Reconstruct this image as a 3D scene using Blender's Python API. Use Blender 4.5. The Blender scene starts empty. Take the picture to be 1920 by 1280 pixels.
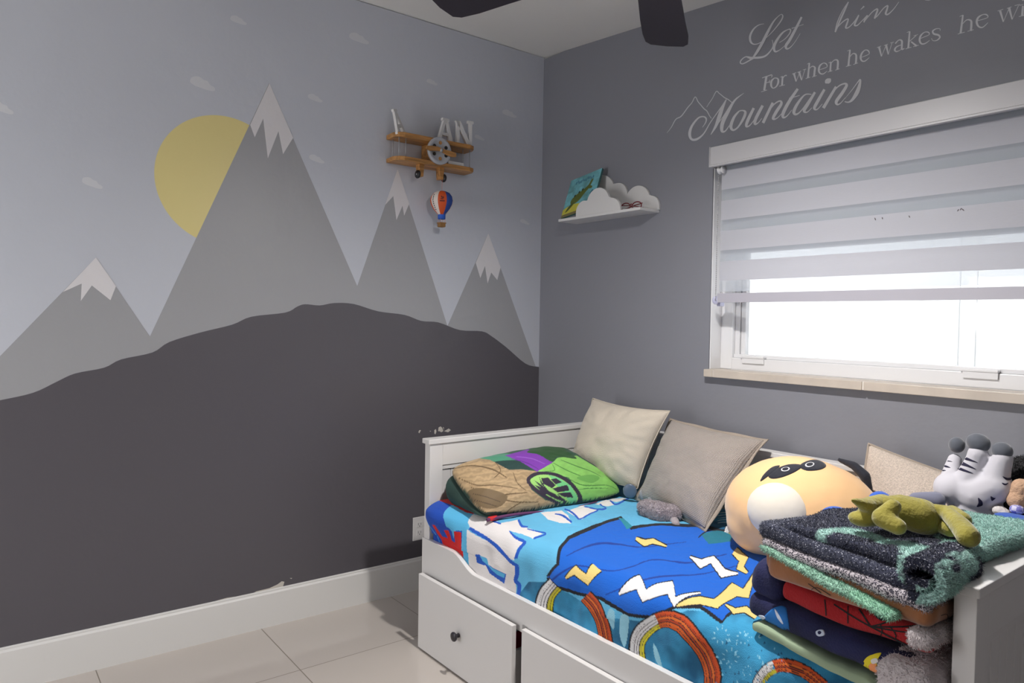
import bpy, bmesh, math, random
import numpy as np
from mathutils import Vector, Matrix, noise
from mathutils.bvhtree import BVHTree
random.seed(7)
PI = math.pi
SC = bpy.context.scene
COL = SC.collection

# ------------------------------------------------------------------ camera
CAM_F, YAW, PITCH, ROLL = 1342.39, .9142, -.03, .0157
CP = np.array([3.0354, -2.5293, 1.3294])
_fw = np.array([-math.sin(YAW)*math.cos(PITCH), math.cos(YAW)*math.cos(PITCH), math.sin(PITCH)])
_r0 = np.array([math.cos(YAW), math.sin(YAW), 0.0]); _u0 = np.cross(_r0, _fw)
_r = _r0*math.cos(ROLL)+_u0*math.sin(ROLL); _u = -_r0*math.sin(ROLL)+_u0*math.cos(ROLL)
cd = bpy.data.cameras.new('camera'); cam = bpy.data.objects.new('camera', cd); COL.objects.link(cam)
cd.sensor_width = 36; cd.lens = CAM_F*36/1920; cd.clip_start = .05; cd.clip_end = 100
M = Matrix.Identity(4)
for i in range(3):
    M[i][0] = _r[i]; M[i][1] = _u[i]; M[i][2] = -_fw[i]; M[i][3] = CP[i]
cam.matrix_world = M
SC.camera = cam

# ------------------------------------------------------------------ light and exposure
SC.view_settings.view_transform = 'Standard'; SC.view_settings.look = 'None'
SC.view_settings.gamma = 1; SC.view_settings.use_curve_mapping = False
SC.view_settings.exposure = 0.0
w = bpy.data.worlds.new('world'); SC.world = w; w.use_nodes = True
w.node_tree.nodes['Background'].inputs[0].default_value = (.95, .98, 1.0, 1)
w.node_tree.nodes['Background'].inputs[1].default_value = 4.2
def area(name, loc, to, sx, sy, power, col):
    l = bpy.data.lights.new(name, 'AREA'); l.shape = 'RECTANGLE'; l.size = sx; l.size_y = sy; l.energy = power; l.color = col
    o = bpy.data.objects.new(name, l); COL.objects.link(o); o.location = loc
    o.rotation_euler = (Vector(to)-Vector(loc)).to_track_quat('-Z', 'Y').to_euler(); return o
po = area('window_portal', (2.06, .17, 1.58), (2.06, -1, 1.58), 1.86, .9, 1, (1, 1, 1)); po.data.cycles.is_portal = True
area('rear_fill', (.95, -4.3, 1.05), (.1, -2.3, .6), .95, 1.7, 40, (1, .99, .98))  # added fill light behind the camera; the back wall has no doorway
LAMP = (1.713, -1.069, 2.26)
l = bpy.data.lights.new('fan_lamp', 'SPOT'); l.energy = 130; l.spot_size = math.radians(178); l.spot_blend = 1.0; l.shadow_soft_size = .035; l.color = (1, .965, .93)
o = bpy.data.objects.new('fan_lamp', l); COL.objects.link(o); o.location = (LAMP[0], LAMP[1], 2.212)
l = bpy.data.lights.new('ceiling_fill', 'SPOT'); l.energy = 22; l.spot_size = math.radians(150); l.spot_blend = 1; l.shadow_soft_size = .03; l.color = (.97, .98, 1)  # added spot to brighten the ceiling, not a lamp of the fan
o = bpy.data.objects.new('ceiling_fill', l); COL.objects.link(o); o.location = (LAMP[0], LAMP[1]-.02, 2.40); o.rotation_euler = (PI, 0, 0)
l = bpy.data.lights.new('fan_lamp_glow', 'POINT'); l.energy = 3; l.shadow_soft_size = .08; l.color = (1, .97, .94)
o = bpy.data.objects.new('fan_lamp_glow', l); COL.objects.link(o); o.location = (LAMP[0], LAMP[1], 2.20)

# ------------------------------------------------------------------ measuring: where a sight line meets a plane
def ray(x, y): return _fw+_r*((x-960)/CAM_F)+_u*((640-y)/CAM_F)
def at(x, y, ax, v):
    d = ray(x, y); t = (v-CP[ax])/d[ax]; return CP+d*t

# ------------------------------------------------------------------ materials
def lin(c):
    return tuple((v/255/12.92 if v/255 <= .04045 else ((v/255+.055)/1.055)**2.4) for v in c)
MATS = {}
def mat(name, rgb, rough=.6, metal=0, bump=0, bscale=60, var=0, vscale=8, spec=.5, sheen=0, trans=0, coat=0, emit=None, detail=4):
    if name in MATS: return MATS[name]
    m = bpy.data.materials.new(name); m.use_nodes = True; nt = m.node_tree; b = nt.nodes['Principled BSDF']
    c = lin(rgb); b.inputs['Base Color'].default_value = (*c, 1); b.inputs['Roughness'].default_value = rough
    b.inputs['Metallic'].default_value = metal; b.inputs['Specular IOR Level'].default_value = spec
    if sheen: b.inputs['Sheen Weight'].default_value = sheen; b.inputs['Sheen Roughness'].default_value = .5
    if coat: b.inputs['Coat Weight'].default_value = coat; b.inputs['Coat Roughness'].default_value = .08
    if emit: b.inputs['Emission Color'].default_value = (*emit[0], 1); b.inputs['Emission Strength'].default_value = emit[1]
    tc = nt.nodes.new('ShaderNodeTexCoord')
    if var:
        n = nt.nodes.new('ShaderNodeTexNoise'); n.inputs['Scale'].default_value = vscale; n.inputs['Detail'].default_value = 5
        nt.links.new(tc.outputs['Object'], n.inputs['Vector'])
        r = nt.nodes.new('ShaderNodeValToRGB')
        r.color_ramp.elements[0].position = .3; r.color_ramp.elements[1].position = .7
        r.color_ramp.elements[0].color = (*[max(0, v*(1-var)) for v in c], 1); r.color_ramp.elements[1].color = (*[min(1, v*(1+var)) for v in c], 1)
        nt.links.new(n.outputs['Fac'], r.inputs['Fac']); nt.links.new(r.outputs['Color'], b.inputs['Base Color'])
    if bump:
        n = nt.nodes.new('ShaderNodeTexNoise'); n.inputs['Scale'].default_value = bscale; n.inputs['Detail'].default_value = detail
        nt.links.new(tc.outputs['Object'], n.inputs['Vector'])
        bp = nt.nodes.new('ShaderNodeBump'); bp.inputs['Strength'].default_value = bump; bp.inputs['Distance'].default_value = .01
        nt.links.new(n.outputs['Fac'], bp.inputs['Height']); nt.links.new(bp.outputs['Normal'], b.inputs['Normal'])
    MATS[name] = m; return m
def N(m, kind): return m.node_tree.nodes.new(kind)
def L(m, a, b): m.node_tree.links.new(a, b)
WALLB = dict(bump=.3, bscale=9, detail=8, rough=.42)
m_sky = mat('paint_sky_blue_grey', (200, 204, 214), **WALLB)
m_mtn = mat('paint_mountain_grey', (164, 165, 169), **WALLB)
m_hill = mat('paint_charcoal', (90, 87, 93), **WALLB)
m_sun = mat('paint_sun_yellow', (232, 217, 148), **WALLB)
m_snow = mat('paint_snow', (226, 224, 227), **WALLB)
m_cloud = mat('paint_cloud', (216, 218, 224), **WALLB)
m_wall = mat('paint_slate_grey', (132, 133, 141), **WALLB)
m_letter = mat('lettering_grey', (202, 202, 206), rough=.5)
m_ceil = mat('paint_ceiling', (230, 228, 224), rough=.85, bump=.05, bscale=40)
m_white = mat('white_lacquer', (222, 220, 219), rough=.32)
m_base = mat('white_baseboard', (226, 225, 223), rough=.4, bump=.03, bscale=30)
m_frame = mat('window_white', (222, 222, 224), rough=.35)
m_chip = mat('bare_plaster', (205, 200, 192), rough=.8)
m_stone = mat('beige_marble', (196, 185, 173), rough=.4, var=.09, vscale=9)
m_plate = mat('outlet_white', (214, 212, 212), rough=.35)
m_black = mat('near_black', (22, 22, 26), rough=.4)

def fabric(name, trans, transp, rgb):
    m = bpy.data.materials.new(name); m.use_nodes = True; nt = m.node_tree; nt.nodes.clear(); out = nt.nodes.new('ShaderNodeOutputMaterial')
    d = nt.nodes.new('ShaderNodeBsdfDiffuse'); t = nt.nodes.new('ShaderNodeBsdfTranslucent'); p = nt.nodes.new('ShaderNodeBsdfTransparent')
    for q in (d, t): q.inputs[0].default_value = (*lin(rgb), 1)
    a = nt.nodes.new('ShaderNodeMixShader'); a.inputs[0].default_value = trans; b = nt.nodes.new('ShaderNodeMixShader'); b.inputs[0].default_value = transp
    tc = nt.nodes.new('ShaderNodeTexCoord'); n = nt.nodes.new('ShaderNodeTexNoise'); n.inputs['Scale'].default_value = 300
    mp = nt.nodes.new('ShaderNodeMapping'); mp.inputs['Scale'].default_value = (.15, 1, 1.5); bp = nt.nodes.new('ShaderNodeBump'); bp.inputs['Strength'].default_value = .2; bp.inputs['Distance'].default_value = .002
    nt.links.new(tc.outputs['Object'], mp.inputs[0]); nt.links.new(mp.outputs[0], n.inputs['Vector']); nt.links.new(n.outputs['Fac'], bp.inputs['Height']); nt.links.new(bp.outputs[0], d.inputs['Normal'])
    nt.links.new(d.outputs[0], a.inputs[1]); nt.links.new(t.outputs[0], a.inputs[2]); nt.links.new(a.outputs[0], b.inputs[1]); nt.links.new(p.outputs[0], b.inputs[2]); nt.links.new(b.outputs[0], out.inputs[0])
    return m

# ------------------------------------------------------------------ mesh helpers
def link(name, me, mt, parent=None):
    o = bpy.data.objects.new(name, me); COL.objects.link(o)
    for k in (mt if isinstance(mt, (list, tuple)) else [mt]):
        me.materials.append(k)
    if parent: o.parent = parent
    return o
def obj(name, bm, mt, parent=None, smooth=False):
    me = bpy.data.meshes.new(name); bm.normal_update(); bm.to_mesh(me); bm.free()
    if smooth: me.polygons.foreach_set('use_smooth', [True]*len(me.polygons))
    return link(name, me, mt, parent)
def tag(o, label=None, cat=None, group=None, kind=None):
    if label: o['label'] = label
    if cat: o['category'] = cat
    if group: o['group'] = group
    if kind: o['kind'] = kind
    return o
def thing(name, label, cat, loc=(0, 0, 0), rz=0, group=None):
    o = bpy.data.objects.new(name, None); COL.objects.link(o); o.location = loc; o.rotation_euler = (0, 0, rz); o.empty_display_size = .05
    return tag(o, label, cat, group)
def struct(name, bm, mt, parent=None, smooth=False):
    o = obj(name, bm, mt, parent, smooth)
    if parent is None: o['kind'] = 'structure'
    return o
def box(bm, x0, x1, y0, y1, z0, z1, bev=0, mi=0, seg=2):
    ret = bmesh.ops.create_cube(bm, size=1)
    vs = ret['verts']
    for v in vs:
        v.co = Vector((x0+(v.co.x+.5)*(x1-x0), y0+(v.co.y+.5)*(y1-y0), z0+(v.co.z+.5)*(z1-z0)))
    fs = list({f for v in vs for f in v.link_faces})
    for f in fs: f.material_index = mi
    if bev:
        es = list({e for v in vs for e in v.link_edges})
        r = bmesh.ops.bevel(bm, geom=es, offset=bev, segments=seg, profile=.5, affect='EDGES')
        for f in r['faces']: f.material_index = mi
def BX(*a, **k):
    bm = bmesh.new(); box(bm, *a, **k); return bm
def prism(bm, pts, axis, a0, a1, bev=0, mi=0):
    """polygon (2-D list) in the plane normal to axis, extruded a0..a1"""
    def mk(p, a):
        q = [0, 0, 0]; o = [i for i in range(3) if i != axis]; q[o[0]] = p[0]; q[o[1]] = p[1]; q[axis] = a; return q
    lo = [bm.verts.new(mk(p, a0)) for p in pts]; hi = [bm.verts.new(mk(p, a1)) for p in pts]
    n = len(pts); f1 = bm.faces.new(lo); f2 = bm.faces.new(hi); fs = [f1, f2]
    for i in range(n):
        fs.append(bm.faces.new((lo[i], lo[(i+1) % n], hi[(i+1) % n], hi[i])))
    for f in fs: f.material_index = mi
    bmesh.ops.recalc_face_normals(bm, faces=fs)
    if bev:
        es = list(set(f1.edges) | set(f2.edges))
        bmesh.ops.bevel(bm, geom=es, offset=bev, segments=2, profile=.5, affect='EDGES')
def catmull(P, n=6, closed=False):
    P = [np.array(p, float) for p in P]; out = []
    m = len(P)
    for i in range(m if closed else m-1):
        if closed: a, b, c, d = P[i-1], P[i], P[(i+1) % m], P[(i+2) % m]
        else: a, b, c, d = P[max(i-1, 0)], P[i], P[i+1], P[min(i+2, m-1)]
        for k in range(n):
            t = k/n
            out.append(.5*((2*b)+(c-a)*t+(2*a-5*b+4*c-d)*t*t+(3*b-a-3*c+d)*t**3))
    if not closed: out.append(P[-1])
    return out
def tube(bm, pts, rad, seg=10, closed=False, mi=0):
    P = [Vector(p) for p in pts]; n = len(P); R = rad if isinstance(rad, (list, tuple)) else [rad]*n
    rings = []; prev = None
    for i in range(n):
        t = (P[(i+1) % n]-P[i-1]) if closed else (P[min(i+1, n-1)]-P[max(i-1, 0)])
        t.normalize()
        if prev is None:
            a = Vector((0, 0, 1)) if abs(t.z) < .9 else Vector((1, 0, 0)); u = t.cross(a).normalized()
        else: u = (prev-t*prev.dot(t)).normalized()
        prev = u; v = t.cross(u)
        rings.append([bm.verts.new(P[i]+(u*math.cos(2*PI*k/seg)+v*math.sin(2*PI*k/seg))*R[i]) for k in range(seg)])
    for i in range(n if closed else n-1):
        a, b = rings[i], rings[(i+1) % n]
        for k in range(seg):
            f = bm.faces.new((a[k], a[(k+1) % seg], b[(k+1) % seg], b[k])); f.material_index = mi; f.smooth = True
    if not closed:
        for rg, s in ((rings[0], -1), (rings[-1], 1)):
            f = bm.faces.new(rg if s > 0 else rg[::-1]); f.material_index = mi
def lathe(bm, prof, seg=24, origin=(0, 0, 0), axis=2, mi=0, a0=0, a1=2*PI):
    full = abs(a1-a0-2*PI) < 1e-6; cols = []
    for k in range(seg if full else seg+1):
        a = a0+(a1-a0)*k/seg; col = []
        for r, h in prof:
            c = [r*math.cos(a), r*math.sin(a), h]
            if axis == 0: c = [c[2], c[0], c[1]]
            elif axis == 1: c = [c[0], c[2], c[1]]
            col.append(bm.verts.new((c[0]+origin[0], c[1]+origin[1], c[2]+origin[2])))
        cols.append(col)
    for k in range(seg):
        a, b = cols[k], cols[(k+1) % len(cols)]
        for i in range(len(prof)-1):
            try:
                f = bm.faces.new((a[i], b[i], b[i+1], a[i+1])); f.material_index = mi; f.smooth = True
            except ValueError: pass
    bmesh.ops.remove_doubles(bm, verts=bm.verts, dist=1e-6)
    bmesh.ops.recalc_face_normals(bm, faces=bm.faces)
def ellipsoid(bm, c, r, rot=None, sub=3):
    Mx = Matrix.Translation(c) @ (rot.to_4x4() if rot else Matrix.Identity(4)) @ Matrix.Diagonal((*r, 1))
    bmesh.ops.create_icosphere(bm, subdivisions=sub, radius=1, matrix=Mx)
def capsule(bm, p0, r0, p1, r1, n=7):
    p0, p1 = Vector(p0), Vector(p1)
    for i in range(n+1):
        t = i/n; bmesh.ops.create_icosphere(bm, subdivisions=2, radius=r0+(r1-r0)*t, matrix=Matrix.Translation(p0.lerp(p1, t)))
def fuse(o, vox=.006, it=6, disp=0, dscale=.03):
    """one continuous skin over overlapping lumps"""
    m = o.modifiers.new('remesh', 'REMESH'); m.mode = 'VOXEL'; m.voxel_size = vox; m.use_smooth_shade = True
    s = o.modifiers.new('smooth', 'SMOOTH'); s.iterations = it; s.factor = .6
    if disp:
        t = bpy.data.textures.new('fuzz', 'CLOUDS'); t.noise_scale = dscale
        d = o.modifiers.new('fuzz', 'DISPLACE'); d.texture = t; d.strength = disp; d.mid_level = .5
    return o
def decal(name, host, px, mt, parent, lift=.0015, thick=.002, rings=5, label=None):
    """a patch cut to an outline and laid on the skin of a soft toy"""
    bpy.context.view_layer.update(); dg = bpy.context.evaluated_depsgraph_get()
    e = host.evaluated_get(dg); me = e.to_mesh(); mw = host.matrix_world
    bv = BVHTree.FromPolygons([mw @ v.co for v in me.vertices], [tuple(p.vertices) for p in me.polygons]); e.to_mesh_clear()
    P = catmull(px, 5, True); c = sum(P)/len(P); bm = bmesh.new(); cols = []
    def hit(q):
        h, nn, _, _ = bv.ray_cast(Vector(CP), Vector(ray(*q)).normalized()); return h, nn
    h0, n0 = hit(c)
    if h0 is None: bm.free(); return None
    iw = parent.matrix_world.inverted() if parent else Matrix.Identity(4)
    last = None
    for k in range(rings+1):
        f = k/rings; ringv = []
        for p in P:
            h, nn = hit(c+(p-c)*f) if f > 0 else (h0, n0)
            if h is None: h, nn = last or (h0, n0)
            last = (h, nn)
            ringv.append(bm.verts.new(iw @ (h+nn*(lift+thick*math.sqrt(max(0, 1-f*f))))))
        cols.append(ringv)
    n = len(P)
    for k in range(rings):
        for i in range(n):
            try:
                f = bm.faces.new((cols[k][i], cols[k][(i+1) % n], cols[k+1][(i+1) % n], cols[k+1][i])); f.smooth = True
            except ValueError: pass
    rim = [bm.verts.new(v.co-(iw.to_3x3() @ Vector(n0))*(lift+.003)) for v in cols[-1]]
    for i in range(n): bm.faces.new((cols[-1][i], cols[-1][(i+1) % n], rim[(i+1) % n], rim[i]))
    bmesh.ops.remove_doubles(bm, verts=bm.verts, dist=1e-6)
    o = obj(name, bm, mt, parent)
    if label: o['label'] = label
    return o
# value noise on numpy arrays
_rng = np.random.RandomState(3); _G = _rng.rand(128, 128)
def vnoise(x, y):
    xi = np.floor(x).astype(int); yi = np.floor(y).astype(int); fx = x-xi; fy = y-yi
    fx = fx*fx*(3-2*fx); fy = fy*fy*(3-2*fy)
    g = lambda a, b: _G[a % 128, b % 128]
    return (g(xi, yi)*(1-fx)+g(xi+1, yi)*fx)*(1-fy)+(g(xi, yi+1)*(1-fx)+g(xi+1, yi+1)*fx)*fy*1.0-.5
def fbm(x, y, o=4):
    s = 0; a = 1
    for i in range(o): s = s+a*vnoise(x*2**i+17*i, y*2**i+5*i); a *= .5
    return s
def pip(x, y, poly):
    """points in polygon"""
    poly = np.asarray(poly); inside = np.zeros(x.shape, bool); n = len(poly)
    m = (x >= poly[:, 0].min()) & (x <= poly[:, 0].max()) & (y >= poly[:, 1].min()) & (y <= poly[:, 1].max())
    xs, ys = x[m], y[m]; r = np.zeros(xs.shape, bool)
    for i in range(n):
        x0, y0 = poly[i-1]; x1, y1 = poly[i]
        if y0 == y1: continue
        c = ((ys < y0) != (ys < y1)) & (xs < (x1-x0)*(ys-y0)/(y1-y0)+x0); r ^= c
    inside[m] = r; return inside
def ribbon(pts, n=6, closed=False):
    """outline of a stroke of changing width; pts = (x, y, width)"""
    P = catmull(pts, n, closed) if n > 1 else [np.array(p, float) for p in pts]
    Lf, Rt = [], []
    for i, p in enumerate(P):
        a = P[max(i-1, 0)][:2]; b = P[min(i+1, len(P)-1)][:2]; t = b-a; l_ = np.hypot(*t) or 1; nn = np.array([-t[1], t[0]])/l_*max(p[2], .5)/2
        Lf.append(p[:2]+nn); Rt.append(p[:2]-nn)
    return Lf, Rt
def art_mesh(name, V, F, colors, mt, parent=None, smooth=True):
    me = bpy.data.meshes.new(name); me.from_pydata([tuple(v) for v in V], [], F)
    if smooth: me.polygons.foreach_set('use_smooth', [True]*len(me.polygons))
    if colors is not None:
        ca = me.color_attributes.new('art', 'FLOAT_COLOR', 'POINT'); c4 = np.ones((len(V), 4)); c4[:, :3] = colors
        ca.data.foreach_set('color', c4.ravel())
    return link(name, me, mt, parent)
def grid_faces(nu, nv, wrap=False):
    f = []
    for i in range(nu-1):
        for j in range(nv-1):
            a = i*nv+j; f.append((a, a+nv, a+nv+1, a+1))
    return f
def art_mat(name, rough=.8, sheen=.3, bump=.3, bscale=500):
    m = mat(name, (255, 255, 255), rough, bump=bump, bscale=bscale, sheen=sheen)
    a = N(m, 'ShaderNodeVertexColor'); a.layer_name = 'art'; L(m, a.outputs['Color'], m.node_tree.nodes['Principled BSDF'].inputs['Base Color']); return m

# ================================================================== THE ROOM
HC = 2.763
def ceilz(x): return HC-.076*x
XR, YB = 4.35, -4.45
# floor with 61 cm polished tiles
m_floor = mat('polished_tile', (206, 198, 192), rough=.1)
nt = m_floor.node_tree; bs = nt.nodes['Principled BSDF']
tc = N(m_floor, 'ShaderNodeTexCoord'); mp = N(m_floor, 'ShaderNodeMapping'); mp.inputs['Location'].default_value = (-.455, .909, 0)
L(m_floor, tc.outputs['Object'], mp.inputs['Vector'])
br = N(m_floor, 'ShaderNodeTexBrick'); br.offset = 0; br.squash = 1
for k_, v_ in (('Scale', 1), ('Mortar Size', .0022), ('Mortar Smooth', .3), ('Brick Width', .614), ('Row Height', .614)): br.inputs[k_].default_value = v_
br.inputs['Color1'].default_value = (*lin((198, 190, 183)), 1); br.inputs['Color2'].default_value = (*lin((194, 186, 180)), 1); br.inputs['Mortar'].default_value = (*lin((132, 124, 114)), 1)
L(m_floor, mp.outputs['Vector'], br.inputs['Vector']); L(m_floor, br.outputs['Color'], bs.inputs['Base Color'])
mth = N(m_floor, 'ShaderNodeMath'); mth.operation = 'MULTIPLY_ADD'; mth.inputs[1].default_value = .6; mth.inputs[2].default_value = .1
L(m_floor, br.outputs['Fac'], mth.inputs[0]); L(m_floor, mth.outputs[0], bs.inputs['Roughness'])
struct('floor', BX(-.15, XR+.1, YB-.1, .16, -.1, 0), m_floor)
bm = bmesh.new(); prism(bm, [(-.15, ceilz(-.15)), (XR+.1, ceilz(XR+.1)), (XR+.1, ceilz(XR+.1)+.1), (-.15, ceilz(-.15)+.1)], 1, YB-.1, .2)
struct('ceiling', bm, m_ceil)
# left wall with its painted mountains
def c2(X, Y): return (X/2.207, 120+Y/2.207)
def c3(X, Y): return (400+X/2.206, 120+Y/2.206)
bm = bmesh.new(); box(bm, -.12, 0, YB-.1, .0, 0, HC-.004)
def paint(px, lift, mi, smooth=False):
    pts = catmull(px, 5, True) if smooth else px
    vs = [bm.verts.new((lift, *at(p[0], p[1], 0, 0)[1:])) for p in pts]
    f = bm.faces.new(vs); f.material_index = mi
    f.normal_update()
    if f.normal.x < 0: f.normal_flip()
    bmesh.ops.triangulate(bm, faces=[f])
sun_px = [c2(*p) for p in ((1033, 250), (960, 222), (875, 213), (800, 225), (720, 270), (665, 340), (637, 440), (650, 530), (690, 620), (750, 680), (822, 717))]
S = np.array([at(*p, 0, 0)[1:] for p in sun_px]); A = np.c_[2*S, np.ones(len(S))]; sol = np.linalg.lstsq(A, (S**2).sum(1), rcond=None)[0]
sr = math.sqrt(sol[2]+sol[0]**2+sol[1]**2)
f = bm.faces.new([bm.verts.new((.0003, sol[0]+sr*math.cos(2*PI*k/96), sol[1]+sr*math.sin(2*PI*k/96))) for k in range(96)]); f.material_index = 3
hill = [c3(*p) for p in ((380, 993), (440, 998), (500, 988), (580, 992), (680, 1022), (790, 1037), (860, 1062), (930, 1068), (1020, 1100), (1110, 1105), (1150, 1125), (1210, 1170), (1290, 1238), (1345, 1252))]
hill = [(-400, 835), (-200, 795), (-80, 765), (0, 750), (62, 736), (105, 716)]+[c2(*p) for p in ((310, 1280), (430, 1256), (500, 1222), (630, 1193), (700, 1150), (830, 1110), (960, 1078), (1040, 1045), (1180, 1028), (1230, 1003))]+hill
hw = [at(*p, 0, 0)[1:] for p in catmull(hill, 4)]
def mtn(px): paint(px, .0006, 1)
V1, P1, V2, P2, V3, P3, V4, P4, V5 = (-300, 976), (180, 482.5), (281, 630.7), (504.3, 156.2), (669.7, 536), (745.4, 317.2), (838.8, 611), (915.4, 437.3), (1004.6, 688)
mtn([V1, P1, V2, (285, 700), (100, 790), (-300, 990)]); mtn([V2, P2, V3, (668, 640), (285, 720)]); mtn([V3, P3, V4, (838, 680), (668, 640)]); mtn([V4, P4, V5, (1000, 700), (838, 690)])
paint([c2(*p) for p in ((397, 800), (260, 943), (338, 908), (334, 980), (380, 916), (457, 977), (480, 918))], .0009, 4)
paint([c3(*p) for p in ((232, 80), (152, 252), (171, 303), (206, 226), (225, 390), (269, 278), (288, 373), (330, 305))], .0009, 4)
paint([c3(*p) for p in ((762, 435), (710, 583), (744, 546), (757, 645), (782, 586), (789, 627), (810, 577))], .0009, 4)
paint([c3(*p) for p in ((1137, 700), (1085, 822), (1104, 885), (1123, 835), (1134, 907), (1149, 862), (1174, 893), (1188, 840))], .0009, 4)
hv = [(.0012, a[0], a[1]) for a in hw if a[0] > YB]
hv.append((.0012, 0, hv[-1][2])); n = len(hv)
for i in range(n-1):
    a, b = hv[i], hv[i+1]
    f = bm.faces.new([bm.verts.new(q) for q in (a, b, (.0012, b[1], .05), (.0012, a[1], .05))]); f.material_index = 2
def cloud(x, y, w_, h_=None):
    h_ = h_ or w_*.5; o_ = [(-.5, .1), (-.46, -.3), (-.28, -.48), (-.1, -.5), (.04, -.34), (.2, -.3), (.3, -.05), (.48, .1), (.5, .32), (.36, .44), (.12, .42), (-.08, .36), (-.3, .3)]
    paint([(x+a*w_, y+b*h_+a*w_*.22) for a, b in o_], .0003, 5, True)
for c_ in ((447, 38, 30), (673, 72, 36), (380, 157, 46), (591, 184, 27), (810, 154, 20), (4, 202, 42, 20), (173, 343, 38, 18), (594, 298, 28), (955, 213, 26), (984, 416, 17), (899, 258, 18)): cloud(*c_)
for p in ([(784, 810), (786, 806), (789, 806), (786, 812)], [(805, 808), (807, 807), (808, 809)], [(814, 806), (817, 804), (818, 809), (816, 814), (814, 812)],
          [(821, 808), (822, 801), (826, 799), (829, 802), (831, 808), (827, 810), (824, 808)], [(830, 800), (832, 801), (832, 806)], [(832, 808), (836, 806), (841, 803), (845, 806), (840, 810), (836, 809)]):
    paint([at and q for q in p], .0016, 6)
# white filler brushed over the joint above the baseboard
for p in ([(183, 1179), (193, 1173), (215, 1167), (235, 1166), (262, 1159), (300, 1152), (330, 1143), (352, 1139), (400, 1128), (402, 1133), (300, 1157), (180, 1183)],
          [(400, 1127), (425, 1120), (470, 1114), (480, 1108), (505, 1102), (520, 1095), (528, 1089), (533, 1090), (531, 1097), (528, 1103), (480, 1114), (400, 1133)],
          [(543, 1083), (548, 1083), (546, 1085)], [(31, 1208), (34, 1208), (33, 1211)]):
    paint(p, .0016, 6)
struct('wall_left', bm, [m_sky, m_mtn, m_hill, m_sun, m_snow, m_cloud, m_chip])
# window wall: opening x 1.13.., z 1.134..2.02
WX0, WX1, WZ0, WZ1, WD = 1.13, 3.0, 1.102, 2.03, .16
bm = bmesh.new()
box(bm, -.12, WX0, 0, WD, 0, 2.75); box(bm, WX1, XR+.1, 0, WD, 0, 2.75)
box(bm, WX0, WX1, 0, WD, 0, WZ0); box(bm, WX0, WX1, 0, WD, WZ1, 2.75)
ww = struct('wall_right', bm, m_wall)
bm = bmesh.new(); box(bm, -.02, XR, YB-.1, YB, 0, 2.75); struct('wall_back', bm, mat('back_wall_paint', (175, 175, 180), rough=.7))
bm = bmesh.new(); box(bm, XR, XR+.1, YB, 0, 0, 2.75); struct('wall_front', bm, mat('back_wall_paint', (175, 175, 180)))
# baseboards
def bboard(name, a, b, side):
    bm = bmesh.new(); pr = [(0, 0), (.014, 0), (.014, .142), (.011, .147), (.009, .149), (.009, .155), (.005, .158), (0, .158)]
    if side == 'x': prism(bm, [(p[0], p[1]) for p in pr], 1, a, b)
    else: prism(bm, [(-p[0], p[1]) for p in pr], 0, a, b)
    struct(name, bm, m_base)
bboard('baseboard_left', YB, -.0, 'x'); bboard('baseboard_right', .014, XR, 'y')

# ------------------------------------------------------------------ window
m_glass = bpy.data.materials.new('window_glass'); m_glass.use_nodes = True; nt = m_glass.node_tree; nt.nodes.clear()
g1 = nt.nodes.new('ShaderNodeBsdfTransparent'); g1.inputs[0].default_value = (.96, .97, .97, 1); g2 = nt.nodes.new('ShaderNodeBsdfGlossy'); g2.inputs['Roughness'].default_value = .02
gm = nt.nodes.new('ShaderNodeMixShader'); gm.inputs[0].default_value = .06; go = nt.nodes.new('ShaderNodeOutputMaterial')
nt.links.new(g1.outputs[0], gm.inputs[1]); nt.links.new(g2.outputs[0], gm.inputs[2]); nt.links.new(gm.outputs[0], go.inputs[0])
ZS = 1.134
win = bpy.data.objects.new('window_1', None); COL.objects.link(win); win['kind'] = 'structure'; win.location = (0, 0, 0)
bm = bmesh.new()
box(bm, WX0, WX0+.062, .075, .15, ZS, WZ1, .003); box(bm, WX1-.062, WX1, .075, .15, ZS, WZ1, .003)
box(bm, WX0+.062, WX1-.062, .075, .15, ZS, ZS+.05, .003); box(bm, WX0+.062, WX1-.062, .075, .15, WZ1-.06, WZ1, .003)
box(bm, WX0+.001, WX0+.006, .004, .075, ZS, WZ1, .001)
obj('window_frame', bm, m_frame, win)
bm = bmesh.new(); a, b, c, d = WX0+.062, WX1-.062, ZS+.05, WZ1-.06
box(bm, a, a+.022, .095, .135, c, d, .002); box(bm, a+.024, a+.045, .103, .13, c, d, .002); box(bm, b-.045, b, .1, .135, c, d, .002)
box(bm, a, b, .088, .135, c, c+.016, .002); box(bm, a, b, .1, .135, d-.03, d, .002)
obj('sash', bm, m_frame, win)
for px_ in ((1412, 672), (1837, 694)):
    q = at(*px_, 1, .078); bm = bmesh.new(); hw_ = .055
    box(bm, q[0]-hw_, q[0]+hw_, .066, .09, ZS+.052, ZS+.060, .001); box(bm, q[0]-hw_+.008, q[0]+hw_, .068, .0745, ZS+.03, ZS+.052, .001)
    obj('latch', bm, m_frame, win)
obj('glass', BX(a+.04, b-.04, .114, .118, c+.012, d-.02), m_glass, win)
m_dim = fabric('upper_dimmer', .2, .25, (104, 110, 118))  # added grey sheet that only dims the daylight behind the upper blind
obj('upper_dimmer', BX(a, b, .142, .143, 1.66, d), m_dim, win)
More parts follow.
